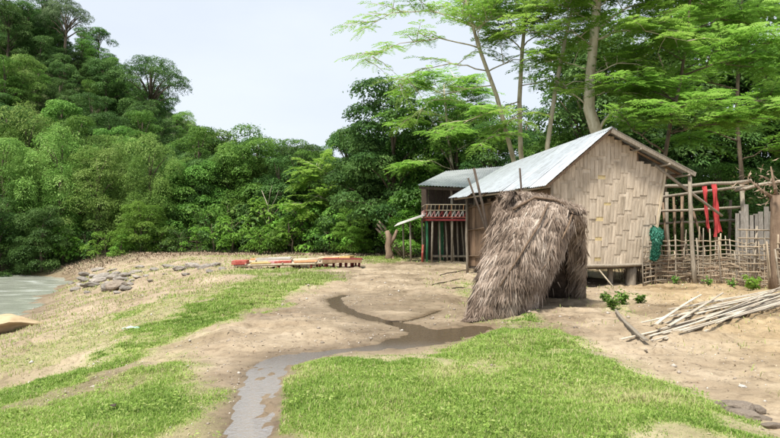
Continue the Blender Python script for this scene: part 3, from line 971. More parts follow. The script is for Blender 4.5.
def feather_tree(name, label, base, trunk, radii, limbs, seed, mat='leaf_feather', bark='bark_pale', per_m=7, flen=.68, lw=.06, pairs=10, sub=1.3, subn=2.2, cat='tree', extra=0, exl=(2.2, 3.8), exh=(.5, 1.0)):
    """trunk and limbs: polylines relative to base"""
    rng = np.random.default_rng(seed)
    r = empty(name, base)
    MB().tube(trunk, radii, 9).build('trunk', M[bark], r, True)
    A = [[], [], [], [], [], []]
    limbs = list(limbs)
    tv_ = [Vector(p) for p in trunk]
    for k in range(extra):
        f = rng.uniform(*exh) * (len(tv_) - 1)
        i = min(int(f), len(tv_) - 2)
        p = tv_[i].lerp(tv_[i + 1], f - i)
        a = k * 2.4 + rng.uniform(-.5, .5); L = rng.uniform(*exl)
        dv = Vector((math.cos(a), math.sin(a), 0))
        limbs.append(([p, p + dv * L * .45 + Vector((0, 0, L * .22)), p + dv * L + Vector((0, 0, L * .18))], .035, 1.3))
    for lb in limbs:
        br = MB()
        pts = [Vector(p) for p in lb[0]]; rr = lb[1]; dens = lb[2] if len(lb) > 2 else 1.0
        # smooth polyline
        fine = []
        for i in range(len(pts) - 1):
            for k in range(4): fine.append(pts[i].lerp(pts[i + 1], k / 4) + Vector(rng.normal(size=3) * .03))
        fine.append(pts[-1])
        nr = [min(rr, .1) * .7 * (1 - .85 * i / (len(fine) - 1)) for i in range(len(fine))]
        br.tube(fine, nr, 6)
        tot = sum((fine[i + 1] - fine[i]).length for i in range(len(fine) - 1))
        nsub = int(tot * subn * dens)
        twigs = []
        for k in range(nsub):
            f = rng.uniform(.25, 1.0)
            i = min(int(f * (len(fine) - 1)), len(fine) - 2)
            p = fine[i].lerp(fine[i + 1], rng.random())
            dl = (fine[i + 1] - fine[i]).normalized()
            a = rng.uniform(0, 6.283)
            sd = Vector((math.cos(a), math.sin(a), rng.uniform(-.05, .35)))
            q = p + (dl * .7 + sd).normalized() * sub * rng.uniform(.6, 1.25)
            mid = p.lerp(q, .5) + Vector((0, 0, .08))
            br.tube([p, mid, q], [.022, .014, .006], 4, False)
            twigs.append((p, mid, q))
        twigs.append((fine[-4], fine[-2], fine[-1]))
        br.build('branch', M[bark], r, True)
        for (p, mid, q) in twigs:
            nf = max(3, int((q - p).length * per_m))
            tv = rng.normal() * .14
            for j in range(nf):
                f = (j + .5) / nf
                b = (p.lerp(mid, f * 2) if f < .5 else mid.lerp(q, f * 2 - 1))
                dl = (q - p).normalized()
                sd = dl.cross(Vector((0, 0, 1))).normalized() * (1 if j % 2 else -1)
                fd = dl * rng.uniform(.3, .9) + sd * rng.uniform(.5, 1.1) + Vector((0, 0, rng.uniform(-.1, .3)))
                if j == nf - 1: fd = dl
                X = frond_data(rng, b, fd, flen * rng.uniform(.7, 1.25), pairs, lw)
                for q_, v_ in zip(A, X): q_.append(v_)
                A[5].append(np.clip(np.full(len(X[3]), .5 + tv + rng.normal() * .16) + rng.normal(size=len(X[3])) * .08, 0, 1))
    P, N, T, s, w_, v = [np.concatenate(a) for a in A]
    cm = leaves_mesh(P, N, T, s, w_, v, 'crown', .05)
    link('crown', cm, M[mat], r)
    tag(r, label, cat)
    return r


def rel(base, pts):
    b = Vector(base)
    return [Vector(p) - b for p in pts]


def W(px, py, dd):
    return at(px, py, dd)


# 1: leaning slender tree with long airy branches over the sky on the left
d1 = 27
b = W(520, 262, d1); b.z = 0
tp = [Vector((b.x, b.y, -.3)), W(514, 160, d1), W(497, 95, d1), W(479, 45, d1), W(468, 5, d1), W(455, -45, d1)]
lm = [([W(479, 45, d1), W(440, 38, d1), W(400, 42, d1 - .5), W(362, 60, d1 - 1)], .05, .8),
      ([W(474, 25, d1), W(430, 8, d1 + .5), W(390, 12, d1 + 1), W(360, 30, d1 + 1)], .05, .8),
      ([W(486, 70, d1), W(450, 62, d1 - .5), W(415, 70, d1), W(390, 92, d1)], .045, .7),
      ([W(492, 85, d1), W(465, 88, d1 + 1), W(435, 98, d1 + 1.5), W(410, 118, d1 + 2)], .04, .7),
      ([W(468, 5, d1), W(440, -20, d1), W(410, -25, d1)], .05, 1.2),
      ([W(468, 5, d1), W(475, -15, d1 - 1), W(500, -30, d1 - 1)], .05, 1.8),
      ([W(482, 50, d1), W(478, 28, d1 - .5), W(462, 14, d1 - 1)], .04, 1.6),
      ([W(475, 30, d1), W(490, 18, d1 - 1), W(508, 14, d1 - 1)], .04, 1.6),
      ([W(487, 72, d1), W(515, 58, d1), W(545, 62, d1 + 1)], .05, .8)]
feather_tree('slender_tree', 'leaning slender tree with long airy branches reaching left across the sky', b,
             rel(b, tp), [.13, .11, .095, .08, .055, .025], [(rel(b, l[0]), l[1], l[2]) for l in lm], 21, per_m=4.5, flen=.6, lw=.045, pairs=9, subn=3.4, sub=1.6)
# 2: straight slender trunk
d2 = 28
b = W(520, 262, d2); b.z = 0
tp = [Vector((b.x + .6, b.y, -.3)), W(521, 150, d2), W(520, 100, d2), W(523, 50, d2), W(527, 10, d2), W(530, -50, d2)]
lm = [([W(523, 50, d2), W(500, 30, d2), W(470, 12, d2 + 1)], .05), ([W(523, 45, d2), W(550, 25, d2), W(585, 15, d2)], .05),
      ([W(521, 100, d2), W(500, 108, d2 - 1), W(470, 120, d2 - 1.5), W(445, 132, d2 - 2)], .045, 1.0),
      ([W(521, 110, d2), W(500, 130, d2 - 1), W(478, 146, d2 - 2)], .045, 1.2),
      ([W(526, 15, d2), W(510, -10, d2), W(490, -20, d2)], .05), ([W(521, 85, d2), W(545, 82, d2 + 1), W(565, 90, d2 + 1)], .04)]
feather_tree('slender_tree', 'upright slender pale trunk rising from behind the middle of the metal roof', b,
             rel(b, tp), [.13, .115, .105, .09, .07, .03], [(rel(b, l[0]), l[1], l[2] if len(l) > 2 else 1.) for l in lm], 22, per_m=6, extra=9, exh=(.62, 1.))
# 3: slender trunk leaning right
d3 = 26
b = W(545, 262, d3); b.z = 0
tp = [Vector((b.x, b.y, -.3)), W(548, 145, d3), W(556, 90, d3), W(566, 40, d3), W(575, 0, d3), W(582, -50, d3)]
lm = [([W(566, 40, d3), W(545, 20, d3), W(520, 5, d3)], .04), ([W(570, 20, d3), W(590, 0, d3), W(615, -8, d3)], .05, 1.4),
      ([W(556, 90, d3), W(575, 80, d3 - 1), W(600, 85, d3 - 1)], .04, 1.0), ([W(552, 115, d3), W(530, 112, d3), W(505, 120, d3)], .04, 1.0),
      ([W(575, 0, d3), W(555, -20, d3), W(530, -30, d3)], .05)]
feather_tree('slender_tree', 'slender trunk tilting right, between the upright trunk and the thick pale trunk', b,
             rel(b, tp), [.12, .105, .09, .08, .06, .03], [(rel(b, l[0]), l[1], l[2] if len(l) > 2 else 1.) for l in lm], 23, per_m=6, extra=9, exh=(.55, 1.))
# 4: thick pale trunk with wide layered crown
d4 = 25
b = W(604, 262, d4); b.z = 0
tp = [Vector((b.x, b.y, -.3)), W(600, 140, d4), W(590, 108, d4), W(591, 80, d4), W(595, 40, d4), W(599, 0, d4), W(603, -60, d4)]
lm = [([W(597, 130, d4), W(612, 112, d4 - .5), W(627, 122, d4 - 1), W(628, 105, d4 - 1.2)], .12, .2),
      ([W(592, 110, d4), W(575, 95, d4), W(560, 78, d4 + 1)], .06, .6),
      ([W(595, 40, d4), W(620, 28, d4 - 1), W(650, 30, d4 - 2), W(690, 40, d4 - 2.5)], .07, 1.6),
      ([W(596, 30, d4), W(630, 5, d4), W(680, -5, d4), W(720, 5, d4)], .07, 1.6),
      ([W(592, 75, d4), W(620, 62, d4 - 1), W(655, 66, d4 - 2)], .05, 1.6),
      ([W(595, 45, d4), W(575, 30, d4 - 1), W(555, 25, d4 - 1)], .05, 1.2),
      ([W(592, 95, d4), W(615, 88, d4 - 1), W(640, 96, d4 - 1.5)], .05, 1.4),
      ([W(599, 0, d4), W(570, -20, d4), W(540, -25, d4)], .06, 1.2),
      ([W(600, -10, d4), W(640, -30, d4), W(690, -30, d4)], .06, 1.2)]
feather_tree('thick_trunked_tree', 'thick pale-trunked tree rising behind the gable peak of the woven hut', b,
             rel(b, tp), [.32, .27, .24, .21, .19, .17, .12], [(rel(b, l[0]), l[1], l[2] if len(l) > 2 else 1.) for l in lm], 24, per_m=7.5, extra=10, exh=(.5, 1.), subn=2.4)
# 5, 6: layered feathery trees on the right
d5 = 24
b = W(668, 262, d5); b.z = 0
tp = [Vector((b.x, b.y, -.3)), W(664, 165, d5), W(672, 120, d5), W(682, 80, d5), W(690, 30, d5), W(694, -20, d5)]
lm = [([W(664, 150, d5), W(640, 135, d5 - .5), W(622, 118, d5 - .5)], .06, .9), ([W(668, 135, d5), W(700, 125, d5 - 1), W(740, 122, d5 - 1.5)], .06, 1.5),
      ([W(674, 110, d5), W(710, 98, d5 - 1), W(755, 100, d5 - 1.5), W(785, 108, d5 - 2)], .06, 1.6), ([W(676, 100, d5), W(650, 88, d5), W(625, 88, d5)], .05, 1.3),
      ([W(683, 75, d5), W(720, 62, d5 - 1), W(765, 68, d5 - 1)], .06, 1.6), ([W(685, 60, d5), W(660, 45, d5), W(635, 48, d5)], .05, 1.3),
      ([W(690, 30, d5), W(720, 18, d5), W(755, 22, d5)], .05, 1.5), ([W(692, 0, d5), W(720, -20, d5), W(750, -15, d5)], .05, 1.2)]
feather_tree('layered_tree', 'feathery tree with flat bright green layers above the right side of the hut', b,
             rel(b, tp), [.10, .085, .075, .065, .05, .03], [(rel(b, l[0]), l[1], l[2]) for l in lm], 25, bark='bark_dark', per_m=8.5, flen=.72, extra=8, exh=(.22, 1.), subn=2.2)
d6 = 29
b = W(745, 262, d6); b.z = 0
tp = [Vector((b.x, b.y, -.3)), W(742, 170, d6), W(738, 120, d6), W(740, 70, d6), W(745, 20, d6), W(745, -30, d6)]
lm = [([W(742, 160, d6), W(765, 150, d6 - 1), W(795, 150, d6 - 1)], .06, 1.5), ([W(740, 140, d6), W(710, 130, d6 - 1), W(685, 140, d6 - 1)], .06, 1.5),
      ([W(738, 110, d6), W(775, 92, d6), W(815, 95, d6)], .06, 1.4), ([W(739, 90, d6), W(700, 78, d6), W(660, 84, d6)], .06, 1.4),
      ([W(741, 60, d6), W(770, 42, d6), W(800, 44, d6)], .06, 1.3), ([W(742, 50, d6), W(710, 36, d6), W(680, 38, d6)], .05, 1.3),
      ([W(745, 20, d6), W(715, 8, d6), W(690, 12, d6)], .05, 1.2), ([W(745, 15, d6), W(775, 5, d6), W(800, 10, d6)], .05, .7)]
feather_tree('layered_tree', 'feathery tree with hanging green layers behind the bamboo fence at the right', b,
             rel(b, tp), [.11, .1, .09, .08, .06, .03], [(rel(b, l[0]), l[1], l[2]) for l in lm], 26, bark='bark_dark', mat='leaf_feather', per_m=8.5, flen=.78, lw=.065, extra=8, exh=(.22, 1.), subn=2.2)
d7 = 37.5
b = W(455, 258, d7); b.z = 0
tp = [Vector((b.x, b.y, -.3)), W(455, 190, d7), W(450, 150, d7), W(446, 110, d7), W(444, 85, d7)]
lm = [([W(455, 170, d7), W(430, 160, d7 - 1), W(405, 168, d7 - 1)], .06, 1.5), ([W(453, 150, d7), W(480, 140, d7 - 1), W(500, 146, d7 - 1)], .06, 1.3),
      ([W(449, 130, d7), W(425, 120, d7), W(400, 126, d7)], .05, 1.4), ([W(446, 110, d7), W(470, 100, d7), W(492, 108, d7)], .05, 1.3),
      ([W(445, 95, d7), W(430, 86, d7), W(410, 92, d7)], .05, 1.3), ([W(444, 85, d7), W(455, 76, d7), W(470, 78, d7)], .05, 1.2)]
feather_tree('layered_tree', 'feathery green tree right above the roof of the far stilt house', b,
             rel(b, tp), [.14, .12, .10, .07, .04], [(rel(b, l[0]), l[1], l[2]) for l in lm], 27, mat='leaf_feather', per_m=7.5, flen=.8, lw=.07, extra=6)
d8 = 45
b = W(340, 256, d8); b.z = -.2
tp = [Vector((b.x, b.y, -.4)), W(340, 220, d8), W(334, 190, d8), W(326, 172, d8)]
lm = [([W(338, 205, d8), W(318, 196, d8 - 1), W(300, 206, d8 - 1)], .05, 1.5), ([W(337, 200, d8), W(352, 188, d8), W(366, 198, d8)], .05, 1.4),
      ([W(333, 186, d8), W(318, 176, d8), W(304, 184, d8)], .05, 1.5), ([W(328, 175, d8), W(340, 168, d8), W(354, 176, d8)], .05, 1.5),
      ([W(326, 172, d8), W(316, 166, d8), W(306, 172, d8)], .05, 1.5)]
feather_tree('arching_tree', 'bright yellow-green arching tree like a bamboo clump behind the rafts', b,
             rel(b, tp), [.12, .10, .07, .04], [(rel(b, l[0]), l[1], l[2]) for l in lm], 28, mat='leaf_feather', per_m=7, flen=1.0, lw=.11)

# ------------------------------------------------------------------ woven bamboo hut
RF, RB = Vector((6.43, 17.3, 4.63)), Vector((4.62, 24.0, 4.26))
EF, EB = Vector((4.42, 16.75, 2.97)), Vector((2.40, 23.2, 2.98))
ERF, ERB = Vector((9.10, 17.95, 3.42)), Vector((7.25, 24.5, 3.3))
hut = empty('woven_hut', (6.3, 19.5, 0))
HB = Vector((6.3, 19.5, 0))
tag(hut, 'leaning woven bamboo hut on short stilts with a silvery corrugated metal roof', 'hut')


def H(p):
    return Vector(p) - HB


def corr_sheet(name, A, B, C, D, mat, parent, ncor=9, amp=.022, rows=4, jit=0, thick=.004):
    """A-B top edge, D-C bottom edge (A above D)"""
    A, B, C, D = [Vector(v) for v in (A, B, C, D)]
    nrm = (B - A).cross(D - A).normalized()
    if nrm.z < 0: nrm = -nrm
    nu = ncor * 4
    V, Fs = [], []
    for j in range(rows + 1):
        t = j / rows
        for i in range(nu + 1):
            u = i / nu
            p = A.lerp(B, u).lerp(D.lerp(C, u), t)
            p = p + nrm * (math.sin(u * ncor * 2 * math.pi) * amp + jit * math.sin(t * 3 + u * 2))
            V.append(p)
    for j in range(rows):
        for i in range(nu):
            a = j * (nu + 1) + i
            Fs.append((a, a + 1, a + nu + 2, a + nu + 1))
    me = bpy.data.meshes.new(name)
    me.from_pydata([tuple(v) for v in V], [], Fs)
    me.update()
    return link(name, me, mat, parent, True)


nsh = 8
rr = random.Random(5)
for i in range(nsh):
    a, c_ = i / nsh, (i + 1.08) / nsh
    lift = Vector((0, 0, .012 * (i % 2)))
    dz = rr.uniform(-.02, .02)
    e0 = EF.lerp(EB, a); e1 = EF.lerp(EB, min(c_, 1.03))
    ext = (e0 - RF.lerp(RB, a)).normalized() * rr.uniform(0, .16)
    corr_sheet('roof_sheet', H(RF.lerp(RB, a) + lift), H(RF.lerp(RB, min(c_, 1.03)) + lift), H(e1 + ext + lift + Vector((0, 0, dz))), H(e0 + ext + lift + Vector((0, 0, dz))), M['zinc'], hut, jit=rr.uniform(-.012, .012))
for i in range(nsh):
    a, c_ = i / nsh, (i + 1.08) / nsh
    lift = Vector((0, 0, .012 * (i % 2) - .006))
    corr_sheet('roof_sheet', H(RF.lerp(RB, min(c_, 1.03)) + lift), H(RF.lerp(RB, a) + lift), H(ERF.lerp(ERB, a) + lift), H(ERF.lerp(ERB, min(c_, 1.03)) + lift), M['zinc'], hut)
# ridge cap
cap = MB()
e = Vector((0, 0, .03))
gd = Vector((.964, .265, 0))
for sgn, sl_ in ((-1, .78), (1, .45)):
    b0 = len(cap.v)
    for p in (RF + e, RB + e, RB + e + gd * sgn * .16 - Vector((0, 0, .16 * sl_)), RF + e + gd * sgn * .16 - Vector((0, 0, .16 * sl_))):
        cap.v.append(H(p))
    cap.f.append((b0, b0 + 1, b0 + 2, b0 + 3) if sgn > 0 else (b0, b0 + 3, b0 + 2, b0 + 1))
cap.build('ridge_cap', M['zinc_old'], hut)
dn = Vector((0, 0, -.09))
rd = (RB - RF).normalized()
# barge boards and rafters and purlins under the sheets
MB().bar(H(RF + dn + rd * .04), H(ERF + dn + rd * .04 + gd * .1), .05, .13).build('barge_board', M['wood_grey'], hut)
MB().bar(H(RF + dn + rd * .06), H(EF + dn + rd * .06), .04, .07).build('barge_board', M['wood_brown'], hut)
for k in range(6):
    t = .06 + k * .18
    p = RF.lerp(RB, t) + dn * 1.2
    for q in (EF.lerp(EB, t), ERF.lerp(ERB, t)):
        MB().tube([H(p), H(q + dn * 1.2)], .04, 6).build('rafter', M['wood_brown'], hut, True)
for f in (.35, .7, .95):
    MB().tube([H(RF.lerp(ERF, f) + dn * 1.9 - rd * .0), H(RB.lerp(ERB, f) + dn * 1.9)], .035, 6).build('purlin', M['wood_grey'], hut, True)
    MB().tube([H(RF.lerp(EF, f) + dn * 1.9 + rd * .1), H(RB.lerp(EB, f) + dn * 1.9)], .035, 6).build('purlin', M['wood_grey'], hut, True)

# woven gable wall
WO = Vector((6.34, 17.64, 0))


def wp(t, z, off=0.0):
    p = WO + gd * t + Vector((0, 0, z))
    return H(p + Vector((.265, -.964, 0)) * off)


ZB = .66


def tl(z): return -1.78 + .08 * (1 - (z - ZB) / 2.8)
def tr(z): return 1.53 + .54 * min(1.15, (z - ZB) / 2.82)


def ztop(u):
    t = -1.78 + u * 3.85
    if t < 0: return 4.47 + t * .80
    if t < 1.16: return 4.47 - t * .43
    return 3.73 - (t - 1.16) * .27


ncol = 15
rw = random.Random(3)


def patch(name, u0, u1, z0, z1, off, mat, bulge=.012, th=.01):
    V, Fs = [], []
    nu = 4
    for zi, z in enumerate((z0, z1)):
        for i in range(nu + 1):
            u = u0 + (u1 - u0) * i / nu
            t = tl(z) + u * (tr(z) - tl(z))
            V.append(wp(t, z, off + bulge * math.sin(math.pi * i / nu)))
    n0 = len(V)
    for zi, z in enumerate((z0, z1)):
        for u in (u0, u1):
            t = tl(z) + u * (tr(z) - tl(z))
            V.append(wp(t, z, off - th))
    for i in range(nu): Fs.append((i, i + 1, nu + 2 + i, nu + 1 + i))
    Fs += [(0, nu + 1, n0 + 2, n0), (nu, n0 + 1, n0 + 3, 2 * nu + 1), (nu + 1, 2 * nu + 1, n0 + 3, n0 + 2), (0, n0, n0 + 1, nu)]
    me = bpy.data.meshes.new(name)
    me.from_pydata([tuple(v) for v in V], [], Fs); me.update()
    return link(name, me, mat, hut)


for cidx in range(ncol):
    u0, u1 = cidx / ncol, (cidx + 1) / ncol
    zt = ztop((u0 + u1) / 2) + rw.uniform(-.03, .03)
    z = ZB + rw.uniform(-.01, .02)
    per = .62
    ph = (cidx % 3) * per / 3 + (.1 if cidx % 2 else 0)
    nxt = ZB + ph + .08
    first = True
    while z < zt - .05:
        z1 = min(nxt, zt)
        g = rw.uniform(.002, .008) / 1.0
        if z1 - z > .03:
            # vertical face split lengthwise into two or three strips
            ns = 2
            for k in range(ns):
                uu0 = u0 + (u1 - u0) * k / ns + .0007; uu1 = u0 + (u1 - u0) * (k + 1) / ns - .0007
                patch('bamboo_strip', uu0, uu1, z - .012, z1 + .012, .012 + rw.uniform(0, .008), M['weave'], .005)
        z = z1
        if z < zt - .16:
            hh = rw.uniform(.10, .15)
            patch('cross_strip', u0 - .003, u1 + .003, z + .008, z + hh - .008, .002 + rw.uniform(0, .004), M['weave_yellow'] if rw.random() < .09 else M['weave'], .003)
            z += hh
        nxt = z + per - .13 + rw.uniform(-.05, .05)
# wall backing (matting behind the weave)
bk = MB()
prof = [(tl(ZB), ZB), (tr(ZB), ZB), (tr(3.48), ztop(1) - .04), (1.18, 3.70), (1.16, 3.93), (0, 4.40), (tl(3.0), 3.0)]
n = len(prof)
bk.v = [wp(t * .99, z, -.012) for t, z in prof] + [wp(t * .99, z, -.03) for t, z in prof]
bk.f = [tuple(range(n)), tuple(reversed(range(n, 2 * n)))] + [(i, n + i, n + (i + 1) % n, (i + 1) % n) for i in range(n)]
bk.build('wall_backing', M['wood_brown'], hut)
# corner battens
MB().bar(wp(tr(.55) + .02, .55, .03), wp(tr(3.48) + .03, 3.52, .03), .07, .04, up=(.26, -.96, 0)).build('corner_batten', M['bamboo_dry'], hut)
MB().bar(wp(tl(.55) - .02, .55, .03), wp(tl(3.0) - .02, 3.05, .03), .07, .04, up=(.26, -.96, 0)).build('corner_batten', M['wood_grey'], hut)
# gable upper dark opening frame: inner post and tie beam
MB().tube([wp(-1.7, 3.02, -.12), wp(2.75, 3.36, -.12)], .05, 7).build('tie_beam', M['wood_brown'], hut, True)
# sill pole & floor
MB().tube(wob(wp(-2.0, .60, .06), wp(1.72, .63, .06), 6, .015), [.055, .05, .055, .05, .05, .045], 8).build('sill_pole', M['wood_grey'], hut, True)
fl = MB()
A_, B_ = WO + gd * -1.75, WO + gd * 1.6
fl.v = [H(p + Vector((0, 0, z))) for z in (.52, .60) for p in (A_, B_, B_ + rd * 6.2, A_ + rd * 6.2)]
fl.f = [(3, 2, 1, 0), (4, 5, 6, 7), (0, 1, 5, 4), (1, 2, 6, 5), (2, 3, 7, 6), (3, 0, 4, 7)]
fl.build('floor_deck', M['wood_dark'], hut)
# stilts
for (t, s, r_, top, lean) in [(.95, .15, .16, .58, .05), (.45, .45, .09, .58, 0), (-1.5, .2, .10, 3.0, 0), (1.35, 3.2, .1, .56, 0), (-1.5, 3.2, .1, .56, 0), (-1.55, 6.0, .08, 2.9, 0), (1.4, 6.0, .1, .56, 0), (-.3, 3.0, .1, .56, 0)]:
    p = WO + gd * t + rd * s
    g0 = gz1(p.x, p.y)
    MB().tube(wob(H(Vector((p.x, p.y, g0 - .2))), H(Vector((p.x + lean, p.y, top))), 4, .02), [r_ * 1.15, r_, r_ * .9, r_ * .95], 9).build('stilt', M['wood_grey'], hut, True)
# left side wall: vertical boards and a rail
for k in range(22):
    s0, s1 = .02 + k * .28, .02 + k * .28 + .265
    p, q = WO + gd * (-1.72) + rd * s0, WO + gd * (-1.72) + rd * s1
    off = gd * -rw.uniform(0, .02)
    b = MB()
    b.v = [H(v + off + Vector((0, 0, z))) for z in (.62, 3.0 + rw.uniform(-.1, .02)) for v in (p, q, q + gd * .02, p + gd * .02)]
    b.f = [(3, 2, 1, 0), (4, 5, 6, 7), (0, 1, 5, 4), (1, 2, 6, 5), (2, 3, 7, 6), (3, 0, 4, 7)]
    b.build('wall_board', M['mat_brown'], hut)
for z in (1.0, 2.0, 2.85):
    MB().tube([H(WO + gd * -1.78 + Vector((0, 0, z))), H(WO + gd * -1.78 + rd * 6.2 + Vector((0, 0, z)))], .03, 6).build('wall_rail', M['wood_brown'], hut, True)
# eave post at the back-left corner and right-hand eave post
p = Vector((2.95, 22.9, 0))
MB().tube(wob(H((p.x, p.y, gz1(p.x, p.y) - .2)), H((p.x - .02, p.y, 2.98)), 5, .02), .055, 7).build('eave_post', M['wood_grey'], hut, True)
p = Vector((9.05, 18.05, 0))
MB().tube(wob(H((p.x + .1, p.y, gz1(p.x, p.y) - .2)), H((p.x - .02, p.y, 3.36)), 6, .03), [.085, .07, .065, .06, .06, .055], 8).build('eave_post', M['wood_grey'], hut, True)
# strut under right eave
MB().tube([H((8.0, 18.1, 3.62)), H((9.05, 18.3, 2.9)), H((10.3, 18.6, 2.1))], [.05, .045, .04], 6).build('strut', M['wood_grey'], hut, True)
# back and right walls
for k in range(12):
    p = WO + rd * 6.15 + gd * (-1.7 + k * .28)
    b = MB(); b.bar(H(p + Vector((0, 0, .6))), H(p + Vector((0, 0, 3.0 + .5 * (1 - abs(k - 6) / 6)))), .27, .02, up=tuple(rd))
    b.build('wall_board', M['mat_brown'], hut)
for k in range(22):
    p = WO + gd * 1.75 + rd * (.2 + k * .28)
    b = MB(); b.bar(H(p + Vector((0, 0, .6))), H(p + gd * .2 + Vector((0, 0, 3.4))), .27, .02, up=tuple(gd))
    b.build('wall_board', M['mat_brown'], hut)
# loose stick leaning under the hut
q = MB().tube([at(599, 270, 17.2), at(613, 287, 16.6)], .022, 6).build('leaning_stick', M['bamboo_dry'], None, True)
tag(q, 'short pale stick leaning against the floor under the woven wall', 'stick')

# ------------------------------------------------------------------ thatch shelter
T1, T2 = Vector((2.28, 12.15, 2.34)), Vector((4.04, 12.75, 2.08))
B1, B2 = Vector((1.42, 10.75, .02)), Vector((2.78, 11.95, .02))
C1, C2 = Vector((3.2, 14.2, .02)), Vector((4.50, 14.1, .02))
th = empty('thatch_shelter', (2.8, 12.2, 0))
TB = Vector((2.8, 12.2, 0))
tag(th, 'collapsed grey-brown thatch shelter leaning like a tent in front of the hut', 'shelter')


def thatch_panel(P1, P2, Q1, Q2, seed, n, bulge, out_sign, strand_len=(.14, .36), inner=.12):
    rng = np.random.default_rng(seed)
    P1, P2, Q1, Q2 = [np.array(v - TB) for v in (P1, P2, Q1, Q2)]
    nrm = np.cross(P2 - P1, Q1 - P1); nrm /= np.linalg.norm(nrm)
    nrm *= out_sign

    def surf(u, v):
        p = (P1 * (1 - u)[:, None] + P2 * u[:, None]) * (1 - v)[:, None] + (Q1 * (1 - u)[:, None] + Q2 * u[:, None]) * v[:, None]
        k = bulge * np.sin(np.clip(u, 0, 1) * math.pi) ** .7 * np.sin(np.clip(v, 0, 1) * math.pi * .85 + .3) + .10 * (fbm(u * 5, v * 7, seed, 3) - .5) * 2 - .16 * np.clip(1 - v / .16, 0, 1) ** 2
        p = p + nrm * k[:, None]
        p[:, 2] += .16 * np.sin(np.clip(u, 0, 1) * math.pi * .8 + .35) * (1 - np.clip(v, 0, 1)) - .07
        return p

    # core
    gu, gv = 14, 16
    uu, vv_ = np.meshgrid(np.linspace(0.0, .98, gu), np.linspace(0, .97, gv))
    top = surf(uu.ravel(), vv_.ravel())
    bot = top - nrm * .10
    V = np.concatenate([top - nrm * .03, bot])
    ids = np.arange(gu * gv).reshape(gv, gu)
    f1 = np.stack([ids[:-1, :-1], ids[:-1, 1:], ids[1:, 1:], ids[1:, :-1]], -1).reshape(-1, 4)
    f2 = f1[:, ::-1] + gu * gv
    rim = []
    ring = list(ids[0, :]) + list(ids[1:, -1]) + list(ids[-1, ::-1][1:]) + list(ids[::-1, 0][1:-1])
    for i in range(len(ring)):
        a, c2 = ring[i], ring[(i + 1) % len(ring)]
        rim.append((a, a + gu * gv, c2 + gu * gv, c2))
    link('thatch_mat', np_mesh('thatch_mat', V, np.concatenate([f1, f2, np.array(rim)])), M['thatch_core'], th)
    # strands in courses, both faces
    u = rng.random(n) * 1.06 - .03
    course = rng.integers(0, 11, n) / 11 + .025 * np.sin(u * 9 + seed) 
    v = course + rng.random(n) ** 1.3 * .09 - .02
    face = np.where(rng.random(n) < 1 - inner - .75 * sstep(.74, .90, u), 1., -1.)
    p = surf(u, np.clip(v, 0, 1)) + nrm * np.where(face > 0, rng.uniform(-.03, .03, n) + .07 * ((v * 11) % 1.0), -.12)[:, None]
    down = (Q1 * (1 - u)[:, None] + Q2 * u[:, None]) - (P1 * (1 - u)[:, None] + P2 * u[:, None])
    down /= np.linalg.norm(down, axis=1, keepdims=True)
    along = (P2 - P1) / np.linalg.norm(P2 - P1)
    swirl = (fbm(u * 4, v * 4, seed + 4, 2) - .5) * .9
    edge = -np.clip((u - .9) / .1, 0, 1) * .25
    dirn = down + along[None] * (rng.normal(size=n) * .34 + swirl + edge)[:, None] + nrm * (face * rng.uniform(-.02, .16, n))[:, None]
    dirn[:, 2] -= .12
    dirn /= np.linalg.norm(dirn, axis=1, keepdims=True)
    ln = rng.uniform(*strand_len, n)
    wd = rng.uniform(.009, .026, n)
    NN = np.tile(nrm, (n, 1)) * face[:, None] + rng.normal(size=(n, 3)) * .35
    B = np.cross(NN, dirn); B /= np.linalg.norm(B, axis=1, keepdims=True)
    tip = p + dirn * ln[:, None]
    tip[:, 2] -= .05 * rng.random(n)
    floor = .015
    tip[:, 2] = np.maximum(tip[:, 2], floor)
    p[:, 2] = np.maximum(p[:, 2], floor)
    mid = (p + tip) * .5 + NN * .012
    V = np.stack([p + B * wd[:, None] * .6, p - B * wd[:, None] * .6, mid - B * wd[:, None] * .5, tip, mid + B * wd[:, None] * .5], 1).reshape(-1, 3)
    i0 = np.arange(n) * 5
    q = np.stack([i0, i0 + 1, i0 + 2, i0 + 4], 1)
    t3 = np.stack([i0 + 4, i0 + 2, i0 + 3, i0 + 3], 1)
    var = np.clip(rng.normal(.5, .2, n) + (fbm(u * 5, v * 8, seed + 9, 3) - .5) * 1.3 + (vnoise(u * 45, course * 30, seed) - .5) * .5, 0, 1)
    me = bpy.data.meshes.new('thatch_grass')
    fl = [tuple(x) for x in q] + [tuple(x[:3]) for x in t3]
    me.from_pydata(V.tolist(), [], fl)
    a = me.attributes.new('var', 'FLOAT', 'POINT'); a.data.foreach_set('value', np.repeat(var, 5).astype(np.float32))
    o = link('thatch_grass', me, M['thatch'], th)
    o['kind'] = 'stuff'
    return surf, nrm


sA, nA = thatch_panel(T1, T2, B1, B2, 3, 42000, .42, -1 if (T2 - T1).cross(B1 - T1).y > 0 else 1)
sB, nB = thatch_panel(T1, T2, C1, C2, 8, 12000, .10, 1 if (T2 - T1).cross(C1 - T1).y > 0 else -1, inner=.01)
T1b = T1 + Vector((.10, .12, -.05))
thatch_panel(T1, T1b, B1 + Vector((0, .05, 0)), C1, 14, 7000, .06, 1 if (T1b - T1).cross(B1 - T1).x < 0 else -1, inner=.05)  # back-end panel added to keep light out of the hollow


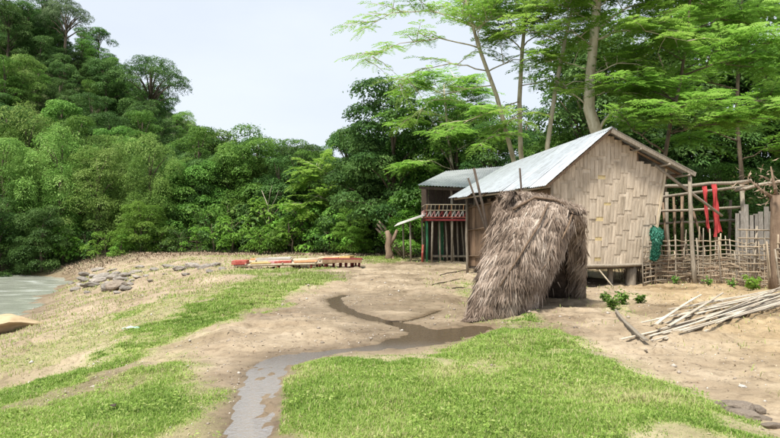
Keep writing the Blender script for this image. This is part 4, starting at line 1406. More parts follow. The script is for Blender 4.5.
def ridge_cap():
    rg = np.random.default_rng(31)
    n = 5200
    u = rg.random(n) * 1.04 - .02
    a, b_ = np.array(T1 - TB), np.array(T2 - TB)
    al = (b_ - a) / np.linalg.norm(b_ - a)
    sd_ = np.cross(al, [0, 0, 1.]); sd_ /= np.linalg.norm(sd_)
    ang = rg.uniform(-1.25, 1.25, n)
    rad = .13 + .05 * rg.random(n) + .06 * (vnoise(u * 7, ang * 2, 4) - .5)
    nr = np.outer(np.sin(ang), sd_) + np.outer(np.cos(ang), [0, 0, 1.])
    P = a + np.outer(u, b_ - a) + nr * rad[:, None] - np.array([0, 0, .19])
    P[:, 2] += .16 * np.sin(np.clip(u, 0, 1) * math.pi * .8 + .35)
    tg = np.outer(np.cos(ang), sd_) - np.outer(np.sin(ang), [0, 0, 1.])
    T = tg * np.sign(ang)[:, None] + np.outer(rg.normal(size=n) * .8, al) + rg.normal(size=(n, 3)) * .15
    ln = rg.uniform(.12, .32, n)
    cm = leaves_mesh(P, nr + rg.normal(size=(n, 3)) * .3, T, ln, rg.uniform(.01, .02, n), np.clip(rg.normal(.52, .24, n), 0, 1), 'ridge_thatch')
    o = link('ridge_thatch', cm, M['thatch'], th); o['kind'] = 'stuff'


ridge_cap()


def on_A(u, v, off=.13):
    p = sA(np.array([u]), np.array([v]))[0] + nA * off
    return Vector(p)


for pts, r_ in (([(.9, .02), (.86, .25), (.80, .5), (.66, .75), (.42, .92)], .02), ([(.50, .12), (.42, .35), (.30, .58), (.18, .78)], .018), ([(.12, .16), (.35, .05), (.62, .03), (1.0, .03)], .03)):
    MB().tube([on_A(*p) for p in pts], r_, 6).build('batten', M['wood_brown'], th, True)
MB().tube(wob(T1 - TB + Vector((.1, .0, -.08)), T2 - TB + Vector((.10, .03, -.04)), 5, .03), .03, 7).build('ridge_pole', M['wood_grey'], th, True)
for k in range(5):
    p = T2 - TB + Vector((-.05 - .03 * k, 0, .02))
    q = p + Vector((rr.uniform(.0, .25), rr.uniform(-.2, .2), rr.uniform(-.6, -.2)))
    MB().tube([p, p.lerp(q, .5) + Vector((.06, 0, 0)), q], [.012, .01, .006], 5).build('loose_stick', M['wood_brown'], th, True)
MB().tube(wob(T2 - TB, C2 - TB + Vector((.05, 0, 0)), 4, .03), .04, 7).build('frame_pole', M['wood_dark'], th, True)
MB().tube(wob(T2 - TB, B2 - TB + Vector((.05, .1, 0)), 4, .03), .04, 7).build('frame_pole', M['wood_dark'], th, True)
# poles sticking up behind the thatch
for (p, q, r_, lb) in ((at(505, 255, 12.9), at(474, 168, 12.9), .028, 'dark pole tilting left above the thatch shelter, the taller of two'),
                       (at(512, 240, 13.2), at(468, 178, 13.2), .022, 'dark pole tilting left above the thatch shelter, the lower of two'),
                       (at(530, 240, 13.6), at(520, 168, 13.6), .022, 'short upright stick standing behind the thatch in front of the metal roof')):
    p.z = gz1(p.x, p.y) - .1
    o = MB().tube(wob(p, q, 5, .02), r_, 6).build('pole', M['wood_dark'], None, True)
    tag(o, lb, 'pole')
for k, (p, u) in enumerate(((at(507, 250, 13.1), 0),)):
    pass

# ------------------------------------------------------------------ far stilt house
hx, hy = 3.2, 31.0
sh = empty('stilt_house', (hx, hy, 0))
tag(sh, 'two-storey stilt house with a red and white railing and dull grey metal roof', 'house')
SB = Vector((hx, hy, 0))


def K(px, py, dd):
    return at(px, py, dd) - SB


roofA, roofB = K(446, 171, 33.5), K(505, 166, 33.5)
for (a, b2, c2, d2_) in ((0, .5, .5, 0), (.5, 1, 1, .5)):
    E1, E2 = K(417, 185, 30.6), K(505, 189, 30.6)
    corr_sheet('roof_sheet', roofA.lerp(roofB, a), roofA.lerp(roofB, b2), E1.lerp(E2, b2), E1.lerp(E2, a), M['zinc_old'], sh, ncor=14, amp=.02)
E3 = K(428, 182, 36.5)
corr_sheet('roof_sheet', roofB, roofA, E3, K(505, 182, 36.5), M['zinc_old'], sh, ncor=14, amp=.02)
tri = MB(); tri.v = [roofA + Vector((0.0, 0, -.03)), K(418, 186, 30.7), E3 + Vector((0, 0, -.03))]; tri.f = [(0, 1, 2)]
tri.build('gable_end', M['zinc_old'], sh)
MB().bar(K(419, 187.5, 30.7), K(500, 191, 30.7), .06, .14).build('eave_beam', M['wood_dark'], sh)
# deck
dz0 = at(430, 220, 31).z
dk = MB().box((1.25, 1.9, dz0), (5.2, 3.6, .10)); dk.build('deck', M['wood_dark'], sh)
MB().box((1.25, .06, dz0 + .01), (5.24, .06, .11)).build('deck_beam', M['red_dark'], sh)
MB().box((-1.38, 1.9, dz0 + .01), (.06, 3.6, .11)).build('deck_beam', M['red_dark'], sh)
# posts
for i, (x, y, m, r_, top) in enumerate([(-1.30, .15, 'green_paint', .07, dz0), (-1.28, .2, 'wood_dark', .05, 3.95), (.0, .15, 'wood_grey', .06, 3.95), (1.4, .15, 'wood_dark', .06, 3.95), (2.7, .15, 'wood_dark', .06, 3.9),
                                        (-1.2, 3.5, 'wood_dark', .06, 4.1), (.2, 3.5, 'wood_dark', .06, 4.1), (1.6, 3.5, 'wood_dark', .06, 4.1)]):
    MB().tube([(x, y, -.2), (x + .03, y, top / 2), (x, y, top)], r_, 8).build('post', M[m], sh, True)
MB().tube([(-1.05, .1, -.1), (-1.0, .1, dz0)], .05, 7).build('post', M['wood_grey'], sh, True)
MB().tube([(-1.55, .05, -.1), (-1.5, .05, .95)], .055, 7).build('post', M['red_paint'], sh, True)
for k, (xb, xt) in enumerate([(-.55, -.62), (-.18, -.28), (.2, .0), (.42, .36), (.75, .6), (.98, 1.1)]):
    MB().tube(wob((xb, .5 + .1 * k, -.1), (xt, .5 + .1 * k, dz0), 4, .02), .05, 7).build('post', M['wood_grey'], sh, True)
# lower storey: green board wall set back, with low platform
for k in range(10):
    MB().box((-1.0 + k * .31, 2.3, 1.1), (.30, .03, 2.1)).build('wall_board', M['green_paint'] if k in (2,) else M['wood_dark'], sh)
MB().box((.6, 1.2, .32), (3.0, 1.2, .08)).build('platform', M['wood_grey'], sh)
for k in range(12):
    MB().box((-1.2 + k * .42, 3.3, 3.1), (.41, .03, 2.0)).build('wall_board', M['wood_dark'], sh)
# railing: rails and crossed balusters
for zz in (dz0 + .14, dz0 + .50, dz0 + .80):
    MB().tube([(-1.36, .02, zz), (3.6, .02, zz)], .028, 6).build('rail', M['bamboo_dry'] if zz > dz0 + .2 else M['red_paint'], sh, True)
    MB().tube([(-1.38, .02, zz), (-1.38, 3.5, zz)], .028, 6).build('rail', M['bamboo_dry'] if zz > dz0 + .7 else M['red_paint'], sh, True)
cols = ['red_paint', 'white_paint', 'pink_paint', 'white_paint', 'red_dark', 'white_paint']
for k in range(22):
    x = -1.3 + k * .21
    for sgn in (1, -1):
        o = MB().bar((x, .045 - .02 * sgn, dz0 + .13), (x + .22 * sgn + (.22 if sgn < 0 else 0), .045 - .02 * sgn, dz0 + .53), .05, .012, up=(0, 1, 0))
        o.build('baluster', M[cols[(k + (sgn > 0)) % 6]], sh)
    MB().tube([(x, .02, dz0 + .5), (x + .03, .02, dz0 + .82)], .02, 5).build('baluster', M['bamboo_dry'] if k % 3 else M['orange_paint'], sh, True)
for k in range(12):
    y = .2 + k * .28
    MB().bar((-1.40, y, dz0 + .13), (-1.40, y + .2, dz0 + .53), .05, .012, up=(1, 0, 0)).build('baluster', M[cols[k % 6]], sh)

# lean-to beside the house
lt = empty('lean_to', (1.2, 32, 0)); LB = Vector((1.2, 32, 0))
tag(lt, 'small open lean-to with a slanting white sheet roof left of the stilt house', 'lean-to')
corr_sheet('roof_sheet', at(427, 213, 33) - LB, at(424, 216, 30.6) - LB, at(394, 226.5, 31) - LB, at(398, 223, 33.4) - LB, M['white_paint'], lt, ncor=10, amp=.012)
for (px, pt, dd) in ((411, 222, 31.2), (423, 218, 31.2), (404, 223, 33.2), (423, 216, 33.2)):
    p = at(px, 250, dd); q = at(px - 1, pt, dd)
    MB().tube([Vector((p.x, p.y, gz1(p.x, p.y) - .15)) - LB, q - LB], .05, 6).build('post', M['wood_grey'], lt, True)
# leaning thick trunk and fallen trunk behind the lean-to
mb = MB().tube([at(389, 263, 34.5), at(389.5, 254, 34.5), at(388, 246, 34.5), at(389, 238, 34.5), at(387, 231, 34.6)], [.34, .22, .19, .17, .13], 9)
mb.tube([at(389, 246, 34.5), at(394, 238, 34.5), at(397, 230, 34.7)], [.13, .11, .08], 7)
mb.tube([at(391, 256, 34.5), at(395, 262, 34.2)], [.14, .06], 6)
o = mb.build('tree_stump', M['bark_old'], None, True)
tag(o, 'brown forked stump standing left of the lean-to', 'stump')
for k, (a, b2) in enumerate((((377, 224), (404, 256)), ((379, 221), (406, 255)), ((382, 224), (408, 255)), ((376, 228), (401, 256)))):
    o = MB().tube(wob(at(*a, 36.5), at(*b2, 35.8), 4, .04), [.06, .07, .07, .08], 7).build('leaning_log', M['bark_dark'], None, True)
    tag(o, 'thin dark log sloping down to the right behind the stump and lean-to', 'log', 'logs propped behind the stump')

# ------------------------------------------------------------------ rafts on the bank
def raft(name, label, A, B, npole, spc, paints, supports=True):
    A, B = Vector(A), Vector(B)
    base = A.lerp(B, .5); base.z = gz1(base.x, base.y)
    r = empty(name, base)
    dirv = (B - A).normalized()
    side = dirv.cross(Vector((0, 0, 1))).normalized()
    for k in range(npole):
        o_ = side * (k - (npole - 1) / 2) * spc
        ex = rr.uniform(-.15, .15)
        MB().tube(wob(A - base + o_ - dirv * ex, B - base + o_ + dirv * rr.uniform(-.25, .25), 5, .015), [.055, .05, .05, .045, .04], 7).build('bamboo_pole', M[paints.get('pole', 'bamboo_dry')], r, True)
    up = Vector((0, 0, 1))
    for (f, m, wd, hh, ln) in paints.get('blocks', []):
        c = A.lerp(B, f) - base + up * (.06 + hh / 2)
        mb = MB().bar(c - dirv * ln / 2, c + dirv * ln / 2, wd, hh)
        mb.build('painted_board', M[m], r)
    for f in (.12, .5, .85):
        c = A.lerp(B, f) - base + up * .06
        MB().tube([c - side * npole * spc * .55, c + side * npole * spc * .55], .035, 6).build('cross_pole', M['bamboo_dry'], r, True)
    if supports:
        for f in (.1, .45, .8, .95):
            c = A.lerp(B, f)
            g = gz1(c.x, c.y)
            if c.z - g > .12:
                for sg in (-1, 1):
                    p = c + side * sg * npole * spc * .4
                    MB().tube([Vector((p.x, p.y, gz1(p.x, p.y) - .05)) - base, p - base], .05, 6).build('trestle_leg', M['red_dark'], r, True)
    tag(r, label, 'raft')
    return r


raft('bamboo_raft', 'long bamboo raft with a red painted bow and yellow panel lying on the bank', at(236, 265.5, 26), at(330, 262.5, 26.4), 8, .11,
     {'blocks': [(.05, 'red_paint', .95, .16, .62), (.27, 'yellow_paint', .85, .05, .85), (.50, 'red_paint', .8, .08, .7), (.40, 'pink_paint', .4, .10, .45), (.74, 'orange_paint', .7, .06, 1.0)]})
raft('bamboo_raft', 'pale bamboo raft resting behind the red-bowed raft', at(246, 261.5, 28), at(338, 258.5, 28.4), 7, .12,
     {'blocks': [(.3, 'white_paint', .7, .08, 1.6), (.15, 'orange_paint', .6, .08, .8)]})
raft('bamboo_raft', 'orange-tinted bamboo raft propped on dark red trestles at the right end', at(290, 263, 27.2), at(357, 259.5, 26.6), 8, .12,
     {'blocks': [(.62, 'orange_paint', .9, .10, .9), (.85, 'yellow_paint', .8, .12, .5), (.45, 'bamboo_dry', .9, .08, .8)]})
tb = empty('trestle', at(344, 270, 26.3)); tb.location.z = gz1(tb.location.x, tb.location.y)
for k in range(6):
    MB().tube([(-.75 + k * .28, rr.uniform(-.3, .3), -.1), (-.72 + k * .28, 0, .34)], .055, 6).build('leg', M['red_dark'], tb, True)
MB().box((-.05, 0, .36), (1.7, .7, .07)).build('top_board', M['red_dark'], tb)
MB().box((-.05, -.36, .28), (1.7, .05, .14)).build('apron_board', M['bark_tan'], tb)
tag(tb, 'low dark red trestle under the right end of the rafts', 'trestle')
# driftwood by the rafts
for k, (p, q) in enumerate(((at(335, 262, 30), at(352, 254, 30.5)), (at(318, 259, 31), at(345, 257, 31)))):
    o = MB().tube(wob(p, q, 6, .12), [.06, .055, .05, .04, .03, .015], 6).build('driftwood', M['bark_pale'], None, True)
    tag(o, ['pale driftwood branch rising behind the right end of the rafts', 'pale driftwood lying flat behind the rafts'][k], 'driftwood')

# ------------------------------------------------------------------ fence, shed frame, cloths at the right
fence = empty('bamboo_fence', (9.8, 18.2, 0)); FB = Vector((9.8, 18.2, 0))
tag(fence, 'rickety woven bamboo fence with open gaps running right from the hut', 'fence')
fpts = [G(643, 286), G(690, 284.5), G(735, 287), G(770, 291), G(830, 298)]


def fpos(s):
    s = s * (len(fpts) - 1)
    i = min(int(s), len(fpts) - 2)
    p = fpts[i] + (fpts[i + 1] - fpts[i]) * (s - i)
    return p


rf = random.Random(9)
for k in range(74):
    s = k / 73
    p = fpos(s)
    tall = rf.uniform(1.25, 1.7) if k % 3 == 0 else rf.uniform(.85, 1.4)
    g0 = gz1(*p)
    q = Vector((p[0] + rf.uniform(-.12, .12), p[1] + rf.uniform(-.05, .05), g0 + tall))
    r_ = rf.uniform(.011, .022)
    MB().tube(wob(Vector((p[0], p[1], g0 - .1)) - FB, q - FB, 4, .02, rf), r_, 6).build('stake', M['wood_grey' if rf.random() < .5 else 'bamboo_old'], fence, True)
for j, hh in enumerate((.12, .24, .36, .48, .60, .72, .86, 1.0, 1.14, 1.30)):
    lo = 0.0 if hh < 1.2 else .05
    pts = []
    for i in range(24):
        s = lo + (1 - lo) * i / 23
        p = fpos(s)
        sg = .03 * (1 if (i + j) % 2 else -1)
        pts.append(Vector((p[0], p[1] + sg, gz1(*p) + hh + rf.uniform(-.02, .02) - .1 * s * (hh - .6))) - FB)
    MB().tube(pts, rf.uniform(.014, .022), 5).build('rail', M['bamboo_old' if j % 2 else 'wood_grey'], fence, True)
# short woven splints in the lower fence
for k in range(150):
    s = rf.uniform(0, .8); hh = rf.uniform(.08, .85)
    p, q = fpos(s), fpos(min(1, s + rf.uniform(.06, .14)))
    MB().bar(Vector((p[0], p[1] - .04, hh + gz1(*p))) - FB, Vector((q[0], q[1] + .03, hh + rf.uniform(-.1, .1) + gz1(*q))) - FB, .012, .028).build('splint', M['wood_brown' if k % 2 else 'bamboo_old'], fence)
# gate-like ladder at the right edge of the fence
for k in range(2):
    p = at(752 + k * 22, 287, 16.6); q = at(757 + k * 20, 226, 16.6)
    MB().tube([p - FB, q - FB], .03, 6).build('gate_post', M['wood_grey'], fence, True)
for k in range(7):
    MB().tube([at(738, 280 - k * 8.4, 16.55) - FB, at(800, 281.5 - k * 8.4, 16.6) - FB], .022, 6).build('gate_rail', M['bamboo_old'], fence, True)

# shed frame behind the fence
fr = empty('shed_frame', (9.6, 20.5, 0)); RBs = Vector((9.6, 20.5, 0))
tag(fr, 'open pole frame of an unfinished shed behind the bamboo fence', 'shed frame')
for (px, pt, dd, r_, m) in ((655, 196, 21, .07, 'wood_dark'), (668, 192, 21.5, .06, 'wood_grey'), (683, 196, 21, .055, 'wood_brown'), (676, 205, 22, .05, 'wood_brown'), (745, 182, 20.5, .07, 'wood_grey'), (716, 192, 21.5, .05, 'wood_brown'), (728, 200, 22.5, .05, 'wood_dark')):
    p = at(px, 270, dd); q = at(px + rf.uniform(-3, 3), pt, dd)
    MB().tube(wob(Vector((p.x, p.y, gz1(p.x, p.y) - .2)) - RBs, q - RBs, 4, .03), r_, 7).build('post', M[m], fr, True)
for (a, b2, dd, dd2, r_) in (((640, 199), (752, 186), 20.2, 20.2, .05), ((648, 188), (752, 181), 19.6, 19.4, .06), ((652, 211), (742, 207), 20.6, 20.6, .045), ((645, 224), (735, 220), 20.8, 20.8, .04), ((735, 190), (800, 178), 19.6, 18.6, .055)):
    MB().tube(wob(at(*a, dd) - RBs, at(*b2, dd2) - RBs, 6, .03), r_, 7).build('beam', M['wood_grey'], fr, True)
for k in range(5):
    a = (655 + k * 9 + rf.uniform(-2, 2), 200 + rf.uniform(-4, 4)); b2 = (a[0] + rf.uniform(-10, 14), 250)
    MB().tube([at(*a, 20.9) - RBs, at(*b2, 20.6) - RBs], .04, 6).build('brace', M['wood_brown'], fr, True)
# weathered plank wall
pw = empty('plank_wall', at(757, 270, 20.5)); pw.location.z = 0
PWB = pw.location.copy()
tag(pw, 'weathered pale grey plank wall with uneven tops behind the right end of the fence', 'wall')
for k in range(11):
    px = 737 + k * 4.9
    top = 209 + rf.uniform(-5, 8)
    p, q = at(px, 268, 20.4), at(px + rf.uniform(-1, 1), top, 20.4)
    p.z = gz1(p.x, p.y) - .1
    MB().bar(p - PWB, q - PWB, .158, .025, up=(0, 1, 0)).build('plank', M['plank_grey'], pw)
for zz in (.8, 1.8):
    MB().bar(Vector((at(735, 0, 20.45).x, 20.45, zz)) - PWB, Vector((at(790, 0, 20.45).x, 20.45, zz)) - PWB, .04, .07).build('batten', M['wood_brown'], pw)
# thick reddish trunk at right edge
b = at(778, 292, 16.2); b.z = gz1(b.x, b.y)
tk = empty('cut_trunk', b)
MB().tube([(0, 0, -.2), (.02, 0, .5), (0, 0, 1.3), (.03, 0, 2.1), (0, 0, 2.55)], [.27, .22, .2, .2, .19], 12).build('trunk', M['bark_old'], tk, True)
for k, q in enumerate(((-.8, 0, 3.0), (.5, .2, 3.1), (-.3, -.2, 3.3))):
    MB().tube([(0, 0, 2.4), Vector((0, 0, 2.4)).lerp(Vector(q), .5) + Vector((0, 0, -.05)), q], [.06, .04, .015], 6).build('branch', M['bark_old'], tk, True)
rngb = np.random.default_rng(4)
n = 160
P = rngb.normal(size=(n, 3)) * [.5, .4, .22] + [-.15, 0, 2.85]
cm = leaves_mesh(P, rngb.normal(size=(n, 3)) + [0, 0, .4], rngb.normal(size=(n, 3)) + [0, 0, -.6], rngb.uniform(.12, .3, n), rngb.uniform(.02, .07, n), rngb.random(n), 'dry_leaves')
dl = link('dry_leaves', cm, M['brush'], tk); dl['kind'] = 'stuff'
tag(tk, 'thick reddish-brown trunk post with dry leaves at the right picture edge', 'trunk')

# hanging red cloths
def cloth(name, px0, px1, ptop, pbot, dd, label, seed):
    rg = np.random.default_rng(seed)
    nu, nv = 13, 22
    V = []
    for side in (0, 1):
        for j in range(nv):
            for i in range(nu):
                u, v = i / (nu - 1), j / (nv - 1)
                taper = 1 - .25 * math.sin(v * 3.0) + (.12 * math.sin(v * 9 + seed))
                cxm = (px0 + px1) / 2 + 2.5 * v * v
                p = at(cxm + (u - .5) * (px1 - px0) * taper, ptop + (pbot - ptop) * v * (1 - .06 * math.sin(u * 5 + seed)), dd)
                p.y += -.06 + .05 * math.sin(u * 17 + v * 3 + seed) * (.4 + v) + .02 * math.sin(v * 14 + u * 4) + side * .008
                if v < .05: p.y += .05
                V.append(p)
    V = np.array(V)
    base = V.mean(0); base[2] = V[:, 2].min()
    ids = np.arange(nu * nv).reshape(nv, nu)
    f1 = np.stack([ids[:-1, :-1], ids[:-1, 1:], ids[1:, 1:], ids[1:, :-1]], -1).reshape(-1, 4)
    me = np_mesh(name, V - base, np.concatenate([f1, f1[:, ::-1] + nu * nv]))
    o = link(name, me, M['cloth_red'], None, True)
    o.location = base
    return tag(o, label, 'cloth', 'red cloths on the shed rail')


cloth('hanging_cloth', 703, 706.5, 186, 230, 19.45, 'narrow red cloth strip hanging from the rail, left of the wider one', 1)
cloth('hanging_cloth', 711, 717.5, 184, 234, 19.35, 'wide red cloth hanging from the rail above the fence', 4)

# green net bundle
rg = np.random.default_rng(12)
c = at(657, 241, 17.75)
n = 2600
dd_ = rg.normal(size=(n, 3)); dd_ /= np.linalg.norm(dd_, axis=1, keepdims=True)
prof_ = .85 + .25 * np.sin(dd_[:, 2] * 5) + .2 * vnoise(dd_[:, 0] * 4, dd_[:, 2] * 4, 3)
P = dd_ * np.array([.17, .14, .50]) * (prof_ * rg.uniform(.75, 1.05, n))[:, None] + np.stack([-.12 * dd_[:, 2] ** 2, 0 * dd_[:, 0], 0 * dd_[:, 0]], 1)
cm = leaves_mesh(P, dd_ + rg.normal(size=(n, 3)) * .4, rg.normal(size=(n, 3)) * .5 + [0, 0, -1], rg.uniform(.08, .2, n), rg.uniform(.02, .05, n), rg.random(n), 'net_bundle')
ne = empty('net_bundle', (c.x, c.y, c.z - .55))
ne.scale = (.95, .9, 1.05)
no = link('netting', cm, M['net_green'], ne); no.location = (0, 0, .55); no['kind'] = 'stuff'
MB().tube([(0, .06, 1.0), (-.02, .08, 1.25)], .012, 5).build('hanging_cord', M['wood_dark'], ne)
tag(ne, 'green net bundle hanging at the right corner of the woven wall', 'net')

# ------------------------------------------------------------------ heap of split bamboo
rs = random.Random(19)


def slat(p, q, wd, thk, name, mat='bamboo_slat'):
    p, q = Vector(p), Vector(q)
    L = (q - p).length
    n = 7
    V, Fs = [], []
    bow = rs.uniform(-.05, .05)
    for i in range(n):
        t = i / (n - 1)
        y = L * t
        xo = bow * math.sin(math.pi * t) + rs.uniform(-.006, .006)
        ww = wd * (1 - .35 * t) * rs.uniform(.93, 1.07)
        for (dx, dz) in ((-.5, -.5), (.5, -.5), (.5, .2), (0, .5), (-.5, .2)):
            V.append((xo + dx * ww, y, dz * thk))
    for i in range(n - 1):
        for k in range(5):
            a, b_ = i * 5 + k, i * 5 + (k + 1) % 5
            Fs.append((a, b_, b_ + 5, a + 5))
    Fs.append(tuple(range(4, -1, -1))); Fs.append(tuple((n - 1) * 5 + k for k in range(5)))
    me = bpy.data.meshes.new(name); me.from_pydata(V, [], Fs); me.update()
    o = link(name, me, M[mat])
    y = (q - p).normalized(); x = y.cross(Vector((0, 0, 1))).normalized(); z = x.cross(y)
    o.matrix_world = Matrix((x, y, z)).transposed().to_4x4()
    o.location = p
    return o


starts = [(652, 344), (620, 343), (642, 337), (660, 333), (664, 328), (672, 336), (640, 331), (676, 324), (684, 320), (655, 326), (692, 330), (700, 316), (690, 312), (668, 318), (705, 325), (678, 341), (712, 310), (698, 306), (662, 339), (686, 335), (720, 318), (675, 313), (715, 330), (648, 341), (666, 325), (682, 329), (695, 322), (708, 313), (658, 336), (673, 331), (688, 316), (702, 333), (664, 342), (724, 324)]
for k, (px, py) in enumerate(starts):
    p = G(px, py)
    q = G(790 + rs.uniform(-14, 30), rs.uniform(291, 306))
    # fan towards the pile's head, keep the front ones in front
    f = (py - 306) / 38
    q = q * .45 + G(790 + rs.uniform(-10, 25), 291 + 15 * min(1, max(0, f))) * .55
    lay = .015 + .010 * (k % 6) + (.04 if 4 < k < 16 else 0)
    zp = gz1(*p) + .02 + lay * .6
    zq = gz1(*q) + .05 + lay * 1.9
    o = slat((p[0], p[1], zp), (q[0], q[1], zq), rs.uniform(.032, .055), .016, 'split_bamboo')
    if k == 0: tag(o, 'frontmost long pale bamboo slat at the near edge of the heap', 'bamboo slat', 'split bamboo heap')
    elif k == 1: tag(o, 'bamboo slat sticking out farthest left from the heap, under the crossing stick', 'bamboo slat', 'split bamboo heap')
    else: tag(o, 'long pale split bamboo slat inside the heap on the bare yard', 'bamboo slat', 'split bamboo heap')
for a, b2, lb in (((668, 334), (722, 305), 'short bamboo slat lying askew on top of the heap'), ((655, 337), (700, 309), 'thin bamboo slat lying askew at the left end of the heap')):
    p, q = G(*a), G(*b2)
    o = slat((p[0], p[1], gz1(*p) + .14), (q[0], q[1], gz1(*q) + .24), .06, .02, 'split_bamboo')
    tag(o, lb, 'bamboo slat', 'split bamboo heap')
p, q = G(645, 346.5), G(615, 319)
o = slat((p[0], p[1], gz1(*p) + .07), (q[0], q[1], gz1(*q) + .06), .065, .03, 'bamboo_stick', 'wood_grey')
tag(o, 'greyish stick lying crosswise over the left ends of the bamboo heap', 'stick')

# ------------------------------------------------------------------ rocks, rubbish, small plants
def rock_mesh(seed, sub=3, flat=.6):
    bm = bmesh.new()
    bmesh.ops.create_icosphere(bm, subdivisions=sub, radius=1)
    rg = np.random.default_rng(seed)
    planes = [(Vector(rg.normal(size=3)).normalized(), rg.uniform(.55, .95)) for _ in range(9)]
    from mathutils import noise as mn
    for v in bm.verts:
        for nn, dd in planes:
            e = v.co.dot(nn) - dd
            if e > 0: v.co -= nn * e * .85
        v.co += v.co.normalized() * (mn.noise(v.co * 2.1 + Vector((seed, 0, 0))) * .12 + mn.noise(v.co * 6 + Vector((0, seed, 0))) * .05)
        v.co.z *= flat
    me = bpy.data.meshes.new('rock'); bm.to_mesh(me); bm.free()
    me.materials.append(M['rock'])
    return me


RM = [rock_mesh(s, 3) for s in range(6)]
boulder_mesh = rock_mesh(13, 4)
boulder_mesh.polygons.foreach_set('use_smooth', np.ones(len(boulder_mesh.polygons), bool))


def rock(name, x, y, s, sink, k, label, group=None, mat=None, cat='rock', flat=1, mesh=None):
    o = link(name, mesh or RM[k % 6])
    o.location = (x, y, gz1(x, y) + s * .6 * flat * (1 - sink) - .02)
    o.scale = (s * rs.uniform(.9, 1.5), s, s * flat)
    o.rotation_euler = (rs.uniform(-.25, .25), rs.uniform(-.25, .25), rs.uniform(0, 6.28))
    if mat:
        o.material_slots[0].link = 'OBJECT'; o.material_slots[0].material = M[mat]
    return tag(o, label, cat, group)


def onbank(px, py):
    """march along the sight line to the terrain (placing things where they stand)"""
    dirx, dirz = (px - CX) / F, -(py - HY) / F
    ds = np.linspace(4, 70, 1400)
    zz = gz(dirx * ds, ds)
    hit = np.where(CAMH + dirz * ds <= zz)[0]
    dd = ds[hit[0]] if len(hit) else 45
    return dirx * dd, dd


spots = [(87, 287, .55), (98, 283, .7), (108, 290, .5), (120, 287, .62), (127, 289, .35), (93, 277, .6), (104, 276, .5), (115, 279, .45), (126, 276, .6), (136, 273, .55),
         (146, 276, .45), (155, 271, .6), (168, 268, .6), (180, 270, .8), (192, 267, .7), (204, 268, .9), (215, 266, .6), (84, 281, .4), (112, 271, .5), (140, 268, .5), (222, 269, .5), (98, 271, .5),
         (76, 290, .3), (132, 281, .28), (150, 281, .25), (165, 275, .3), (118, 293, .25), (88, 293, .22), (210, 272, .4), (186, 275, .3), (80, 285, .4), (94, 286, .45), (102, 279, .5), (110, 284, .4), (122, 281, .5), (130, 285, .4), (138, 278, .45), (86, 276, .5), (72, 284, .35), (116, 275, .4)]
for i, (px, py, s) in enumerate(spots):
    x, y = onbank(px, py)
    rock('river_rock', x, y, s * (.34 + .28 * ((i * 7) % 5) / 4) * (1.35 if px < 135 else 1), .45, i, 'grey boulder among the scattered rocks along the river edge', 'grey rocks along the river edge', flat=.75)
x, y = onbank(118, 289)
rock('river_rock', x, y, .42, .35, 2, 'pointed brown-grey boulder nearest the camera among the river rocks', mat='clod')
x, y = onbank(6, 331)
rock('sand_boulder', x - .2, y + .1, 1.05, .35, 3, 'smooth ochre boulder cut by the left picture edge', mat='sandstone', flat=.6, mesh=boulder_mesh)
# clods at the lower right
for i, (px, py, s) in enumerate([(722, 407, .10), (735, 411, .13), (750, 409, .09), (742, 417, .10), (760, 416, .07), (728, 414, .07), (770, 425, .08)]):
    x, y = G(px, py)
    rock('mud_clod', x, y, s, .4, i, 'grey crumbly mud clod in the small heap at the lower right', 'mud clods lower right', mat='clod', cat='clod')
x, y = G(741, 386)
rock('pale_stone', x, y, .045, .3, 1, 'small pale stone on the bare yard below the bamboo heap', mat='gravel_pale', cat='stone')


def scrap(name, px, py, s, mat, label):
    x, y = G(px, py)
    V, n = [], 6
    for j in range(n):
        for i in range(n):
            V.append(((i / 5 - .5) * s, (j / 5 - .5) * s * .6, .02 + .05 * s * math.sin(i * 2.1 + j) + .12 * s * (1 - abs(i - 2.5) / 2.5)))
    Fs = [(j * n + i, j * n + i + 1, (j + 1) * n + i + 1, (j + 1) * n + i) for j in range(n - 1) for i in range(n - 1)]
    me = bpy.data.meshes.new(name); me.from_pydata(V, [], Fs); me.update()
    o = link(name, me, M[mat], None, True); o.location = (x, y, gz1(x, y) + .03); o.rotation_euler = (0, 0, px)
    m = o.modifiers.new('thick', 'SOLIDIFY'); m.thickness = .006
    tag(o, label, 'litter')


scrap('plastic_scrap', 132, 318, .28, 'plastic_green', 'crumpled pale green plastic scrap on the left meadow')
scrap('plastic_scrap', 115, 405, .08, 'litter' if False else 'wood_dark', 'small dark scrap lying in the near left grass')

# small leafy plants
def leafy_plant(name, x, y, hgt, n, mat, label, lsz=.09, group=None, sp=.5):
    rg = np.random.default_rng(int(abs(x * 100 + y * 10)))
    z = gz1(x, y)
    r = empty(name, (x, y, z))
    P, N, T = [], [], []
    for k in range(n):
        a = rg.uniform(0, 6.283); l_ = rg.uniform(.4, 1) * hgt
        tip = Vector((math.cos(a) * l_ * sp, math.sin(a) * l_ * sp, l_ * .9))
        MB().tube([(0, 0, 0), tip * .5 + Vector((0, 0, .05 * hgt)), tip], [.006, .005, .003], 4).build('stem', M['leaf_mid'] if False else M['bark_dark'], r)
        for j in range(9):
            f = rg.uniform(.35, 1.05)
            P.append(np.array(tip) * f + rg.normal(size=3) * .03)
            N.append(np.array([0, 0, 1]) + rg.normal(size=3) * .5); T.append(np.array([math.cos(a), math.sin(a), 0]) + rg.normal(size=3) * .7)
    P, N, T = np.array(P), np.array(N), np.array(T)
    s = lsz * rg.uniform(.6, 1.3, len(P))
    cm = leaves_mesh(P, N, T, s, s * .6, rg.uniform(.2, 1, len(P)), 'foliage')
    o = link('foliage', cm, M[mat], r); o['kind'] = 'stuff'
    tag(r, label, 'plant', group)


